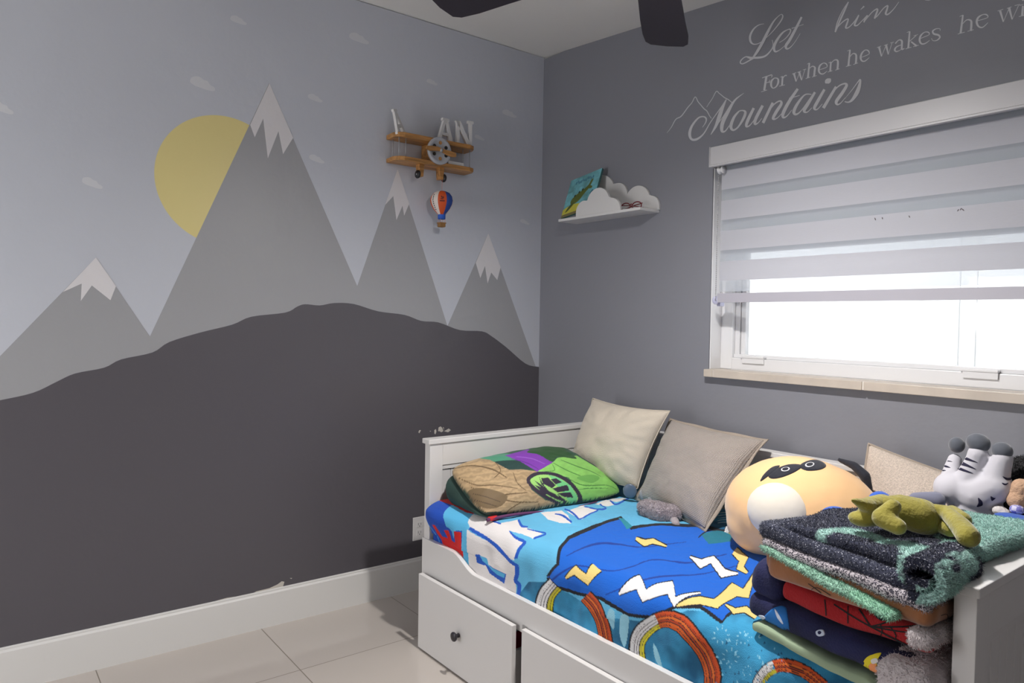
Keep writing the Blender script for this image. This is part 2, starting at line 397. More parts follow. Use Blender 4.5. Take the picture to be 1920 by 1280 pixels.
# stone sill in two lengths with a mortar joint
bm = bmesh.new(); jx = at(1617, 725, 1, -.03)[0]
box(bm, 1.128, 1.172, -.03, .075, 1.1025, ZS, .002); box(bm, 1.176, jx-.003, -.03, .075, 1.1025, ZS, .002); box(bm, jx+.003, WX1+.03, -.03, .075, 1.1025, ZS, .002)
box(bm, 1.15, WX1, -.026, .07, 1.104, ZS-.001, 0, 1)
struct('trim_1', bm, [m_stone, mat('grout', (225, 220, 212), rough=.8)])
# outside: overhang added to darken the upper view, white fence panel beyond
struct('trim_2', BX(-.5, 5, .16, 1.6, 2.36, 2.44), mat('shade_overhang', (170, 172, 178), rough=.8))
bm = bmesh.new(); m_fence = mat('white_fence', (240, 240, 240), rough=.7)
fx = [at(p, 640, 1, 2.6)[0] for p in (1797, 1829)]
for x0, x1 in ((-3, fx[0]-.004), (fx[0]+.004, fx[1]-.004), (fx[1]+.004, 7)): box(bm, x0, x1, 2.6, 2.64, -.1, 3.1)
fn = obj('fence', bm, m_fence); tag(fn, 'white fence panels outside beyond the window glass', 'fence')
struct('trim_3', BX(-3, 7, .16, 2.6, -.2, -.1), mat('outside_paving', (200, 190, 188), rough=.8))

# ------------------------------------------------------------------ zebra roller blind
m_band = fabric('blind_band', .13, 0.0, (190, 191, 199)); m_sheer = fabric('blind_sheer', .35, .42, (206, 212, 220))
blind = thing('roller_blind', 'white zebra roller blind with sheer stripes half lowered over the window', 'window blind', (1.19, 0, 1.95))
BXL = Matrix.Translation((-1.19, 0, -1.95))
def bobj(name, bm, mt, par=None, smooth=False):
    bm.transform(BXL); return obj(name, bm, mt, par or blind, smooth)
bm = bmesh.new(); XL, XE = 1.19, 3.06
prism(bm, [(0, 2.046), (-.098, 2.046), (-.1, 2.044), (-.1, 1.974), (-.104, 1.971), (-.104, 1.965), (-.086, 1.965), (-.086, 2.03), (-.004, 2.03), (-.004, 1.965), (0, 1.965)], 0, XL, XE)
box(bm, XL-.004, XL, -.104, 0, 1.965, 2.047, .001)
bobj('cassette', bm, mat('cassette_white', (194, 193, 196), rough=.4))
bm = bmesh.new(); tube(bm, [(XL+.01, -.05, 2.0), (XE-.02, -.05, 2.0)], .022, 20); bobj('roller', bm, m_band)
FL, FR = 1.212, 3.04
bm = bmesh.new()
def strip(y, z0, z1, mi, n=2):
    vs = [bm.verts.new(p) for p in ((FL, y, z0), (FR, y, z0), (FR, y, z1), (FL, y, z1))]; f = bm.faces.new(vs); f.material_index = mi
def stripes(y, top, end=1.46):
    z = 1.985; t = top
    if t < z: strip(y, t, z, 1)
    while t > end:
        lo = max(t-.079, 1.452); strip(y, lo, t, 0); t2 = max(lo-.045, 1.452)
        if lo > 1.452: strip(y, t2, lo, 1)
        t = lo-.045
stripes(-.05, 1.955); stripes(-.031, 1.938, 1.63)
bobj('fabric', bm, [m_band, m_sheer])
bm = bmesh.new(); prism(bm, [(-.055, 1.415), (-.056, 1.452), (-.03, 1.452), (-.026, 1.415)], 0, FL-.006, FR+.006, .002)
bobj('bottom_rail', bm, mat('blind_rail', (176, 174, 184), rough=.35))
bm = bmesh.new()
for dx, dy in ((.013, -.06), (.027, -.045)):
    pts = [(XL+dx, dy, 1.96-.0085*k) for k in range(0, 64)]
    for p in pts: bmesh.ops.create_icosphere(bm, subdivisions=1, radius=.0029, matrix=Matrix.Translation(p))
    tube(bm, [pts[0], pts[-1]], .0009, 5)
bobj('chain', bm, mat('chain_grey', (170, 170, 174), rough=.35), smooth=True)
bm = bmesh.new(); lathe(bm, [(0, 0), (.017, 0), (.017, .006), (.01, .008), (.01, .016), (.017, .018), (.017, .024), (0, .024)], 20, (XL+.02, -.065, 1.955), 0)
bobj('chain_wheel', bm, m_frame)
bm = bmesh.new(); lathe(bm, [(.004, 0), (.016, 0), (.018, .004), (.016, .008), (.004, .008)], 18, (XL+.004, -.05, 1.425), 1); box(bm, XL-.004, XL+.014, -.03, 0, 1.40, 1.43, .003)
mcl = mat('clear_plastic', (205, 205, 230), rough=.1); bobj('chain_tensioner', bm, mcl)
# small dark marks on the third stripe
m_stain = mat('stain_brown', (88, 80, 86))
for p in ((1640, 408, 1642, 413), (1654, 407, 1655, 411), (1704, 404, 1706, 408), (1795, 396, 1798, 392), (1800, 394, 1803, 390), (1803, 391, 1808, 395)):
    A_, B_ = ribbon([(p[0], p[1], 1), ((p[0]+p[2])/2, (p[1]+p[3])/2, 2.2), (p[2], p[3], 1)], 2)
    bm = bmesh.new(); bm.faces.new([bm.verts.new(at(*q, 1, -.0506)) for q in A_+B_[::-1]]); bobj('stain', bm, m_stain)

# ------------------------------------------------------------------ lettering on the window wall
bm = bmesh.new(); NST = [0]
def stroke(pts, cf, sc):
    NST[0] += 1; y = -.0006-.00012*(NST[0] % 4)
    P = [(*cf(p[0], p[1]), p[2]/sc) for p in pts]; A_, B_ = ribbon(P, 7)
    va = [bm.verts.new(at(*q, 1, y-1.2e-5*i)) for i, q in enumerate(A_)]; vb = [bm.verts.new(at(*q, 1, y-1.2e-5*i)) for i, q in enumerate(B_)]
    for i in range(len(va)-1):
        f = bm.faces.new((va[i], va[i+1], vb[i+1], vb[i])); f.normal_update()
        if f.normal.y > 0: f.normal_flip()
k0 = (lambda X, Y: (1230+X/2.783, Y/2.783), 2.783); k1 = (lambda X, Y: (1380+X/5.647, Y/5.647), 5.647)
k2 = (lambda X, Y: (1410+X/7.111, 60+Y/7.111), 7.111); k3 = (lambda X, Y: (1640+X/6.857, Y/6.857), 6.857); k4 = (lambda X, Y: (1240+X/4.8, 130+Y/4.8), 4.8)
LET = [(k1, [[(298, 252, 4), (240, 265, 10), (185, 310, 16), (150, 380, 22), (155, 440, 22), (190, 468, 12), (250, 455, 8), (320, 400, 6), (400, 320, 10), (470, 230, 14), (495, 175, 14), (480, 152, 8), (440, 180, 10), (390, 240, 18), (330, 350, 28), (280, 450, 30), (225, 545, 28), (180, 610, 16)],
  [(460, 450, 6), (520, 410, 8), (570, 350, 12), (575, 312, 14), (545, 315, 10), (490, 350, 18), (430, 430, 26), (402, 500, 28), (415, 545, 20), (460, 530, 8), (520, 480, 5)],
  [(695, 180, 20), (640, 290, 26), (570, 420, 30), (530, 480, 28), (535, 515, 20), (570, 505, 10), (620, 450, 6), (680, 355, 4)], [(590, 300, 10), (640, 285, 6), (715, 258, 6)],
  [(1050, 340, 14), (1100, 220, 18), (1150, 110, 18), (1190, 20, 12)], [(1190, 20, 8), (1130, 110, 8), (1075, 230, 10), (1050, 335, 12)],
  [(1055, 315, 6), (1110, 250, 10), (1160, 210, 12), (1188, 203, 14), (1175, 250, 18), (1162, 295, 16), (1200, 285, 10), (1260, 220, 10), (1300, 160, 12), (1275, 215, 16), (1255, 265, 18), (1285, 268, 12), (1330, 225, 8), (1390, 165, 14), (1372, 195, 20), (1353, 237, 14)],
  [(1353, 237, 8), (1385, 195, 10), (1440, 130, 10), (1490, 95, 14), (1498, 110, 18), (1480, 160, 20), (1466, 197, 16)], [(1466, 197, 6), (1500, 165, 10), (1560, 90, 10), (1605, 60, 14), (1600, 95, 18), (1585, 145, 20), (1612, 150, 14), (1670, 95, 9), (1725, 20, 6)],
  [(1318, 103, 5), (1357, 66, 16)]]),
 (k0, [[(500, 306, 16), (470, 296, 6), (446, 312, 6), (440, 328, 6), (455, 332, 6), (490, 314, 7), (515, 298, 10)], [(478, 300, 8), (530, 301, 11), (570, 292, 9), (600, 262, 6), (611, 235, 4), (606, 208, 3)]]),
 (k2, [[(192, 592, 28), (163, 777, 28)], [(135, 612, 10), (200, 590, 12), (264, 572, 12), (260, 606, 8)], [(180, 682, 8), (240, 660, 11)], [(122, 798, 7), (200, 772, 9)], [(236, 638, 8), (232, 680, 8)],
  [(300, 612, 12), (262, 650, 24), (255, 710, 26), (280, 748, 13), (325, 725, 16), (350, 670, 26), (343, 622, 18), (300, 612, 10)],
  [(408, 590, 22), (400, 712, 24)], [(362, 723, 8), (438, 703, 8)], [(378, 602, 7), (408, 592, 10)], [(410, 620, 7), (438, 582, 12), (464, 580, 16)],
  [(558, 548, 28), (588, 660, 16)], [(588, 660, 6), (640, 530, 8)], [(628, 530, 28), (662, 642, 16)], [(662, 642, 6), (705, 500, 8)], [(533, 562, 7), (590, 540, 8)], [(605, 538, 7), (655, 520, 8)], [(678, 506, 7), (722, 494, 8)],
  [(765, 412, 20), (745, 612, 26)], [(715, 622, 8), (777, 600, 8)], [(735, 428, 6), (768, 414, 9)], [(752, 500, 8), (800, 458, 12), (838, 472, 22), (835, 520, 26), (827, 592, 24)], [(800, 601, 8), (862, 580, 8)],
  [(895, 505, 8), (950, 487, 9), (1000, 463, 9), (990, 425, 16), (950, 415, 11), (905, 450, 22), (890, 510, 26), (908, 550, 20), (950, 558, 14), (1000, 520, 6)],
  [(1052, 400, 20), (1042, 528, 24)], [(1010, 534, 8), (1072, 515, 8)], [(1020, 412, 7), (1055, 398, 9)], [(1050, 420, 8), (1098, 375, 12), (1140, 378, 22), (1145, 430, 26), (1138, 502, 24)], [(1110, 509, 8), (1168, 488, 8)],
  [(1307, 238, 20), (1285, 452, 26)], [(1252, 461, 8), (1322, 440, 8)], [(1270, 254, 6), (1310, 238, 9)], [(1298, 340, 8), (1345, 288, 12), (1385, 300, 22), (1390, 350, 26), (1383, 422, 24)], [(1350, 434, 8), (1414, 411, 8)],
  [(1452, 340, 8), (1510, 318, 9), (1562, 290, 9), (1550, 250, 18), (1510, 240, 11), (1467, 280, 22), (1448, 340, 26), (1467, 385, 20), (1510, 385, 14), (1564, 340, 6)]]),
 (k3, [[(55, 600, 28), (88, 725, 16)], [(88, 725, 6), (145, 585, 8)], [(147, 580, 28), (176, 700, 16)], [(176, 700, 6), (225, 545, 8)], [(28, 612, 7), (82, 592, 8)], [(120, 585, 7), (170, 567, 8)], [(200, 553, 7), (247, 540, 8)],
  [(265, 560, 16), (310, 515, 12), (348, 525, 24), (350, 580, 24), (350, 632, 22), (384, 622, 8)], [(345, 575, 8), (282, 602, 16), (258, 640, 24), (278, 662, 16), (320, 648, 8), (350, 625, 6)],
  [(450, 403, 20), (432, 618, 26)], [(396, 629, 8), (472, 606, 8)], [(412, 418, 6), (452, 403, 9)], [(445, 535, 8), (535, 455, 9)], [(468, 535, 16), (540, 592, 26)], [(495, 601, 8), (565, 580, 8)], [(500, 461, 6), (557, 443, 6)],
  [(577, 500, 8), (640, 473, 9), (700, 445, 9), (690, 415, 16), (640, 415, 11), (592, 460, 22), (578, 520, 26), (602, 562, 20), (650, 558, 14), (707, 518, 6)],
  [(840, 395, 6), (838, 370, 8), (790, 370, 11), (747, 400, 20), (762, 435, 24), (818, 450, 24), (838, 480, 20), (800, 518, 13), (750, 522, 8), (730, 490, 6)],
  [(1135, 193, 20), (1105, 427, 28)], [(1068, 438, 8), (1157, 412, 8)], [(1092, 212, 6), (1138, 193, 9)], [(1120, 320, 8), (1180, 258, 12), (1237, 265, 24), (1243, 320, 28), (1237, 397, 26)], [(1193, 403, 8), (1272, 381, 8)],
  [(1312, 270, 8), (1390, 248, 9), (1455, 222, 9), (1440, 190, 18), (1390, 188, 11), (1332, 225, 24), (1312, 285, 28), (1337, 340, 22), (1390, 350, 14), (1457, 290, 6)],
  [(1613, 138, 30), (1655, 280, 18)], [(1655, 280, 6), (1730, 100, 8)], [(1728, 100, 32), (1768, 250, 18)], [(1768, 250, 6), (1850, 70, 8)], [(1580, 142, 7), (1652, 119, 8)], [(1700, 108, 7), (1760, 88, 8)], [(1800, 72, 7), (1870, 56, 8)],
  [(1907, 75, 26), (1897, 207, 32)], [(1853, 214, 8), (1940, 192, 8)], [(1860, 72, 6), (1912, 56, 8)], [(1895, 6, 10), (1925, -4, 26)], [(645, 1, 4), (690, 0, 14), (728, -3, 4)]]),
 (k4, [[(50, 572, 2), (90, 520, 6), (130, 450, 8), (180, 420, 9), (240, 340, 8), (275, 300, 7), (305, 248, 7), (330, 290, 8), (355, 320, 8), (385, 355, 9), (410, 375, 8), (435, 420, 7), (452, 442, 5)],
  [(408, 340, 4), (430, 305, 5), (460, 260, 5), (495, 198, 7), (520, 215, 7), (545, 235, 7), (570, 255, 8), (600, 270, 8), (635, 298, 6)],
  [(370, 522, 4), (400, 475, 9), (402, 440, 14), (375, 425, 12), (330, 440, 14), (275, 510, 20), (255, 580, 26), (272, 628, 20), (320, 628, 20), (380, 580, 12), (440, 480, 8), (510, 380, 8), (575, 290, 10)],
  [(585, 270, 8), (550, 345, 28), (520, 430, 34), (490, 510, 24), (445, 587, 5)], [(490, 515, 5), (560, 420, 8), (635, 305, 10), (680, 255, 8)], [(742, 214, 3), (660, 280, 16), (600, 385, 26), (552, 480, 34), (545, 552, 26), (575, 555, 12), (612, 505, 6)],
  [(700, 375, 12), (655, 430, 22), (626, 510, 28), (645, 546, 18), (690, 520, 14), (740, 440, 24), (756, 385, 22), (730, 370, 11), (700, 375, 10)],
  [(832, 348, 22), (778, 460, 28), (765, 512, 20), (800, 500, 9), (860, 420, 6)], [(912, 325, 24), (852, 440, 28), (842, 490, 22), (870, 482, 9), (905, 440, 5)],
  [(1003, 300, 22), (915, 482, 26)], [(940, 420, 5), (1010, 320, 10), (1065, 285, 14), (1080, 310, 24), (1036, 380, 28), (1005, 442, 22), (1040, 440, 9), (1090, 390, 5)],
  [(1228, 175, 22), (1150, 290, 28), (1098, 390, 30), (1097, 432, 20), (1130, 420, 9), (1175, 365, 5)], [(1150, 262, 10), (1245, 234, 5)],
  [(1350, 225, 8), (1290, 230, 12), (1225, 310, 24), (1193, 380, 28), (1212, 405, 18), (1260, 370, 9), (1345, 250, 6)], [(1383, 205, 20), (1320, 310, 28), (1285, 372, 26), (1312, 385, 10), (1355, 345, 5)],
  [(1468, 180, 22), (1400, 300, 28), (1377, 350, 24), (1402, 360, 10), (1450, 310, 5)], [(1476, 124, 10), (1488, 112, 40), (1500, 105, 46), (1512, 96, 40), (1524, 84, 10)],
  [(1573, 155, 22), (1458, 348, 28)], [(1500, 270, 5), (1580, 165, 10), (1640, 130, 14), (1668, 142, 24), (1630, 210, 28), (1577, 285, 28), (1582, 315, 18), (1612, 305, 9), (1655, 255, 4)],
  [(1650, 265, 3), (1720, 180, 6), (1788, 92, 12), (1782, 150, 28), (1760, 210, 36), (1720, 272, 24), (1685, 295, 13), (1650, 290, 9)]])]
for (cf, sc), ss in LET:
    for s_ in ss: stroke(s_, cf, sc)
lt = obj('lettering', bm, m_letter, ww); lt['label'] = 'pale grey script and serif lettering with two peaks drawn in outline'

# ------------------------------------------------------------------ ceiling fan
fan = thing('ceiling_fan', 'dark ceiling fan, two of its blades reaching into the top of the picture', 'ceiling fan', (LAMP[0], LAMP[1], ceilz(LAMP[0])))
fz = ceilz(LAMP[0]); m_fan = mat('fan_dark_wood', (40, 34, 44), rough=.35); m_fanm = mat('fan_metal', (48, 46, 50), rough=.3, metal=.6)
bm = bmesh.new(); lathe(bm, [(0, .0), (.07, 0), (.065, -.04), (.02, -.06), (.013, -.06), (.013, 2.42-fz), (.04, 2.42-fz), (.085, 2.40-fz), (.095, 2.36-fz), (.09, 2.32-fz), (.06, 2.30-fz), (0, 2.30-fz)], 32); obj('motor_housing', bm, m_fanm, fan)
bm = bmesh.new(); lathe(bm, [(.088, 2.305-fz), (.1, 2.285-fz), (.095, 2.255-fz), (.06, 2.232-fz), (0, 2.225-fz)], 32); obj('light_bowl', bm, mat('lit_bowl', (255, 250, 240), emit=((1, .95, .88), 6)), fan)
for k in range(5):
    a = math.radians(126.5+72*k); bm = bmesh.new()
    out = [(.16, -.055), (.30, -.068), (.5, -.074), (.62, -.08), (.69, -.076), (.715, -.06), (.722, 0), (.715, .06), (.69, .076), (.62, .08), (.5, .076), (.3, .064), (.16, .05)]
    prism(bm, out, 2, -.004, .004, .002); bm.transform(Matrix.Rotation(math.radians(9), 4, 'X'))
    bm.transform(Matrix.Translation((0, 0, 2.335-fz)) @ Matrix.Rotation(a, 4, 'Z')); bl = obj('blade', bm, m_fan, fan)
    bm = bmesh.new(); box(bm, .07, .2, -.015, .015, -.002, .006, .002); bm.transform(Matrix.Translation((0, 0, 2.338-fz)) @ Matrix.Rotation(a, 4, 'Z')); obj('blade_bracket', bm, m_fanm, bl)

# ------------------------------------------------------------------ outlet plate
q = at(782, 990, 0, 0); ol = thing('outlet_plate', 'white two-socket outlet plate on the charcoal wall beside the daybed', 'outlet', (0, q[1]+.01, .30))
obj('plate', BX(.0014, .006, -.036, .036, -.0575, .0575, .002), m_plate, ol)
for dz in (.02, -.02):
    bm = bmesh.new(); box(bm, .006, .0075, -.017, .017, dz-.014, dz+.014, .0006); s_ = obj('socket', bm, m_plate, ol)
    bm = bmesh.new(); box(bm, .0074, .0079, -.008, -.0062, dz-.003, dz+.008); box(bm, .0074, .0079, .006, .0078, dz-.002, dz+.007); box(bm, .0074, .0079, -.002, .002, dz-.010, dz-.006)
    obj('slots', bm, m_black, s_)

# ------------------------------------------------------------------ biplane shelf
def wood(name, rgb, rough=.4):
    m = mat(name, rgb, rough, bump=.05); nt = m.node_tree; b = nt.nodes['Principled BSDF']
    tc = nt.nodes.new('ShaderNodeTexCoord'); mp = nt.nodes.new('ShaderNodeMapping'); mp.inputs['Scale'].default_value = (14, 1.2, 14); n = nt.nodes.new('ShaderNodeTexNoise'); n.inputs['Scale'].default_value = 6; n.inputs['Detail'].default_value = 6
    r = nt.nodes.new('ShaderNodeValToRGB'); c = lin(rgb); r.color_ramp.elements[0].color = (*[v*.62 for v in c], 1); r.color_ramp.elements[1].color = (*[min(1, v*1.25) for v in c], 1); r.color_ramp.elements[0].position = .35; r.color_ramp.elements[1].position = .65
    nt.links.new(tc.outputs['Object'], mp.inputs[0]); nt.links.new(mp.outputs[0], n.inputs['Vector']); nt.links.new(n.outputs['Fac'], r.inputs[0]); nt.links.new(r.outputs[0], b.inputs['Base Color']); return m
m_pine = wood('honey_pine', (180, 130, 74))
m_steel = mat('grey_metal', (165, 167, 172), rough=.4, metal=.3)
PY = -.731
bp_ = thing('biplane_shelf', 'honey pine wall shelf shaped as a biplane with grey engine disc', 'shelf', (0, PY, 2.06))
def wing(z0, z1):
    bm = bmesh.new(); prism(bm, [(.0014, -.218), (.07, -.222), (.1, -.205), (.11, -.18), (.11, .18), (.1, .207), (.07, .22), (.0014, .218)], 2, z0, z1, .003); return bm
obj('wing', wing(.1, .122), m_pine, bp_); obj('wing', wing(-.007, .013), m_pine, bp_)
for y_ in (-.2, -.165, .15, .19):
    for x_ in ((.03, .09) if y_ in (-.2, .19) else (.09,)):
        bm = bmesh.new(); tube(bm, [(x_, y_, .012), (x_, y_, .101)], .0022, 8); obj('strut', bm, m_steel, bp_)
obj('fuselage', BX(.0014, .108, -.032, .032, .013, .1, .004), m_pine, bp_)
bm = bmesh.new(); lathe(bm, [(0, 0), (.064, 0), (.064, .012), (.06, .015), (.05, .015), (.048, .013), (0, .013)], 40, (.11, 0, .062), 0); disc = obj('engine_disc', bm, mat('disc_grey', (176, 178, 184), rough=.4), bp_)
for k in range(6):
    a = k*PI/3+PI/2; bm = bmesh.new(); lathe(bm, [(0, .0135), (.0085, .0135), (.0085, .0155), (.007, .0155), (.006, .0140), (0, .0140)], 16, (.11, .037*math.cos(a), .062+.037*math.sin(a)), 0)
    obj('cylinder_hole', bm, mat('hole_dark', (46, 40, 34), rough=.6) if k % 3 else m_pine, disc)
bm = bmesh.new(); pr = [(-.085, -.004), (-.082, -.013), (-.06, -.016), (-.03, -.009), (-.008, -.006), (.008, -.009), (.03, -.015), (.06, -.019), (.082, -.014), (.085, -.004), (.08, .006), (.05, .009), (.02, .007), (0, .010), (-.02, .013), (-.05, .010), (-.08, .004)]
prism(bm, pr, 0, .13, .137, .002); bm.transform(Matrix.Translation((0, 0, .062)) @ Matrix.Rotation(math.radians(-4), 4, 'X')); prop = obj('propeller', bm, m_pine, bp_)
bm = bmesh.new(); lathe(bm, [(.009, 0), (.009, .01), (.006, .014), (0, .016)], 16, (.126, 0, .062), 0); obj('propeller_cap', bm, m_steel, prop)
for y_, s_ in ((-.075, -1), (.035, 1)):
    bm = bmesh.new(); prism(bm, [(y_-.014, -.007), (y_+.014, -.007), (y_+.009, -.062), (y_-.009, -.062)], 0, .05, .085, .002)
    st = obj('wheel_strut', bm, m_pine, bp_)
    bm = bmesh.new(); lathe(bm, [(0, 0), (.017, 0), (.0195, .004), (.0195, .009), (.017, .013), (0, .013)], 24, (.075, y_+(-.023 if s_ < 0 else .010), -.053), 1); wl = obj('wheel', bm, m_black, bp_)
    bm = bmesh.new(); lathe(bm, [(0, -.001), (.004, -.001), (.004, .014), (0, .014)], 12, (.075, y_+(-.023 if s_ < 0 else .010), -.053), 1); obj('wheel_cap', bm, m_steel, wl)
m_lt = mat('white_letter', (220, 219, 219), rough=.5)
def letter(name, label, polys, loc, rot, t=.016):
    bm = bmesh.new()
    for p in polys: prism(bm, p, 0, -t/2, t/2)
    bm.transform(Matrix.Translation(loc) @ rot); o = obj(name, bm, m_lt); return tag(o, label, 'letter', 'white letters on the biplane shelf')
Apoly = [[(-.05, 0), (-.022, 0), (-.022, .009), (-.028, .009), (-.024, .024), (.018, .024), (.022, .009), (.016, .009), (.016, 0), (.052, 0), (.052, .009), (.045, .009), (.014, .1), (.02, .1), (.02, .112), (-.018, .112), (-.018, .1), (-.012, .1), (-.043, .009), (-.05, .009)]]
def Aglyph():
    return [[(-.05, 0), (-.02, 0), (-.02, .01), (-.027, .01), (.002, .1), (-.014, .1), (-.043, .01), (-.05, .01)], [(.013, 0), (.05, 0), (.05, .01), (.044, .01), (.012, .1), (-.006, .1), (.02, .01), (.013, .01)],
            [(-.026, .028), (.02, .028), (.017, .042), (-.022, .042)], [(-.02, .1), (.02, .1), (.02, .112), (-.02, .112)]]
ZT = 2.1825
R3 = Matrix.Rotation
letter('letter_a', 'white wooden letter A standing next to the N on the biplane shelf', Aglyph(), (.07, -.672, ZT), R3(math.radians(6), 4, 'Z'))
letter('letter_n', 'white wooden letter N at the right end of the biplane shelf', [[(-.052, 0), (-.02, 0), (-.02, .01), (-.028, .01), (-.028, .112), (-.05, .112), (-.044, .1), (-.044, .01), (-.052, .01)],
    [(-.05, .112), (-.024, .112), (.04, .0), (.016, 0)], [(.026, .0), (.042, .0), (.042, .11), (.05, .11), (.05, .122), (.018, .122), (.018, .11), (.026, .11)]], (.075, -.566, ZT), R3(math.radians(-4), 4, 'Z'))
letter('letter_a', 'white wooden letter A turned edge-on, leaning back at the left end of the biplane shelf', Aglyph(), (.06, -.905, ZT+.002), R3(math.radians(20), 4, 'X') @ R3(math.radians(36), 4, 'Z'), .012)
o = obj('letter_block', BX(.055, .1, -.045, .045, 0, .016, .002), m_lt); o.location = (0, -.625, 2.0735); tag(o, 'white wooden letter lying flat on the lower wing of the biplane shelf', 'letter', 'white letters on the biplane shelf')
# hot-air balloon ornament
bx, by, bz = .078, -.69, 1.892
bal = thing('balloon_ornament', 'small orange, white and blue hot-air balloon hanging under the biplane shelf', 'ornament', (bx, by, bz))
prof = [(0, .052), (.02, .05), (.038, .042), (.052, .024), (.056, .004), (.052, -.014), (.04, -.036), (.026, -.052), (.018, -.062), (0, -.062)]
mo = [mat('balloon_orange', (205, 82, 30)), mat('balloon_white', (222, 212, 205)), mat('balloon_blue', (40, 72, 150))]
cA, cB = [], []
bm = bmesh.new()
for k in range(8):
    nv0 = len(bm.verts); b2 = bmesh.new(); lathe(b2, prof, 5, (0, 0, 0), 2, [1, 0, 2, 1, 0, 2, 1, 0][k], math.radians(-97+45*k), math.radians(-52+45*k)); me = bpy.data.meshes.new('t'); b2.to_mesh(me); b2.free(); bm.from_mesh(me); bpy.data.meshes.remove(me)
bmesh.ops.recalc_face_normals(bm, faces=bm.faces)
env = obj('envelope', bm, mo, bal, True)
bm = bmesh.new(); lathe(bm, [(.0185, -.06), (.0185, -.083), (0, -.083)], 20); obj('skirt', bm, mat('skirt_blue', (38, 90, 190)), bal)
for sx, sy in ((1, 1), (1, -1), (-1, 1), (-1, -1)):
    bm = bmesh.new(); tube(bm, [(sx*.011, sy*.012, -.08), (sx*.012, sy*.013, -.102)], .0012, 6); obj('rope', bm, mat('rope_pink', (220, 170, 160)), bal)
bm = bmesh.new(); box(bm, -.014, .014, -.0155, .0155, -.121, -.1, .003); box(bm, -.016, .016, -.0175, .0175, -.104, -.099, .001); obj('basket', bm, mat('wicker', (150, 110, 60), bump=.6, bscale=300), bal)
bm = bmesh.new(); tube(bm, [(0, 0, .05), (0, .002, 2.053-bz)], .0009, 6); obj('hanging_thread', bm, mat('thread_pink', (205, 120, 110)), bal)
bm = bmesh.new()
for j in range(9):
    z_ = .03-.008*j; box(bm, -.001, .001, -.0022, .0022, z_-.0028, z_+.0028)
bm2 = bmesh.new()
for j in range(9):
    z_ = .028-.0085*j; rr = np.interp(z_, [-.062, -.052, -.036, -.014, .004, .024, .042], [.018, .026, .04, .052, .056, .052, .038])*.985+.0016; a_ = math.radians(-80)
    Mx = Matrix.Translation((rr*math.cos(a_), rr*math.sin(a_), z_)) @ Matrix.Rotation(a_, 4, 'Z'); box(bm2, -.0012, .0006, -.002, .002, -.0026, .0026); bmesh.ops.transform(bm2, matrix=Mx, verts=bm2.verts[-8:])
bm.free(); obj('letter_marks', bm2, m_black, env)
bm = bmesh.new()
for y0, y1, z0, z1 in ((-.012, .012, -.006, -.001), (-.008, .006, .004, .008), (-.003, .008, .010, .016), (-.006, -.002, .014, .02)): box(bm, -.0008, .0008, y0, y1, z0, z1)
bm.transform(Matrix.Rotation(math.radians(-30), 4, 'Z') @ Matrix.Translation((.0568, 0, 0))); obj('printed_mark', bm, mat('mark_dark_red', (90, 30, 26)), env)

# ------------------------------------------------------------------ cloud shelf with book and glasses
cs = thing('cloud_shelf', 'white cloud-shaped wall shelf with a second cloud along its front', 'shelf', (.29, 0, 1.83))
m_sh = mat('shelf_white', (214, 213, 213), rough=.4)
def sh(bm): bm.transform(Matrix.Translation((-.29, 0, -1.83))); return bm
obj('shelf_board', sh(BX(.29, .84, -.13, -.0005, 1.829, 1.842, .0015)), m_sh, cs)
def lobes(L_):
    pts = []
    for cx, cz, r, a0, a1 in L_:
        n = 12; pts += [(cx+r*math.cos(math.radians(a0+(a1-a0)*k/n)), cz+r*math.sin(math.radians(a0+(a1-a0)*k/n))) for k in range(n+1)]
    return pts
fr = [(.417, 1.842)]+lobes([(.473, 1.858, .056, 175, 75), (.569, 1.885, .078, 160, 20), (.658, 1.846, .058, 90, 0)])+[(.716, 1.842)]
bm = bmesh.new(); prism(bm, fr, 1, -.128, -.116, .001); obj('front_cloud', sh(bm), m_sh, cs)
bk = [(.305, 1.842)]+lobes([(.36, 1.9, .06, 190, 90), (.465, 1.95, .103, 150, 28), (.585, 1.935, .063, 90, 5), (.712, 1.888, .08, 145, 20), (.796, 1.86, .05, 75, 0)])+[(.846, 1.842)]
bm = bmesh.new(); prism(bm, bk, 1, -.0125, -.0005, .001); obj('back_cloud', sh(bm), m_sh, cs)
# book leaning on the wall behind the front cloud
bp0 = np.array([.29, -.105, 1.845]); bu = np.array([.22, 0, .03]); bv = np.array([-.004, .07, .197])
eu = bu/np.linalg.norm(bu); ev = bv/np.linalg.norm(bv); en = np.cross(eu, ev); en /= np.linalg.norm(en)
BW, BH = .225, .212
nb = 130; uu, vv = np.meshgrid(np.linspace(0, 1, nb), np.linspace(0, 1, nb), indexing='ij')
col = np.zeros((nb*nb, 3)); U = uu.ravel(); Vv = vv.ravel()
sky_ = np.array(lin((106, 168, 176))); nz = fbm(U*7, Vv*9, 4)[:, None]
col[:] = sky_*(1+.5*nz)+np.array([0, .02, .05])*nz
band = Vv < .22+.06*np.sin(U*5); col[band] = np.array(lin((196, 190, 70)))
col[Vv < .07] = np.array(lin((120, 110, 70)))
def dino(pts, c): col[pip(U, Vv, [tuple(p[:2]) for p in catmull(pts, 5, True)])] = lin(c)
dino([(.2, .34), (.3, .28), (.48, .33), (.62, .48), (.72, .58), (.8, .78), (.74, .8), (.66, .66), (.5, .58), (.34, .52), (.22, .44)], (92, 104, 38))
dino([(.1, .12), (.2, .16), (.34, .3), (.28, .34), (.16, .24)], (82, 92, 40)); dino([(.66, .6), (.8, .55), (.82, .6), (.7, .66)], (92, 104, 38))
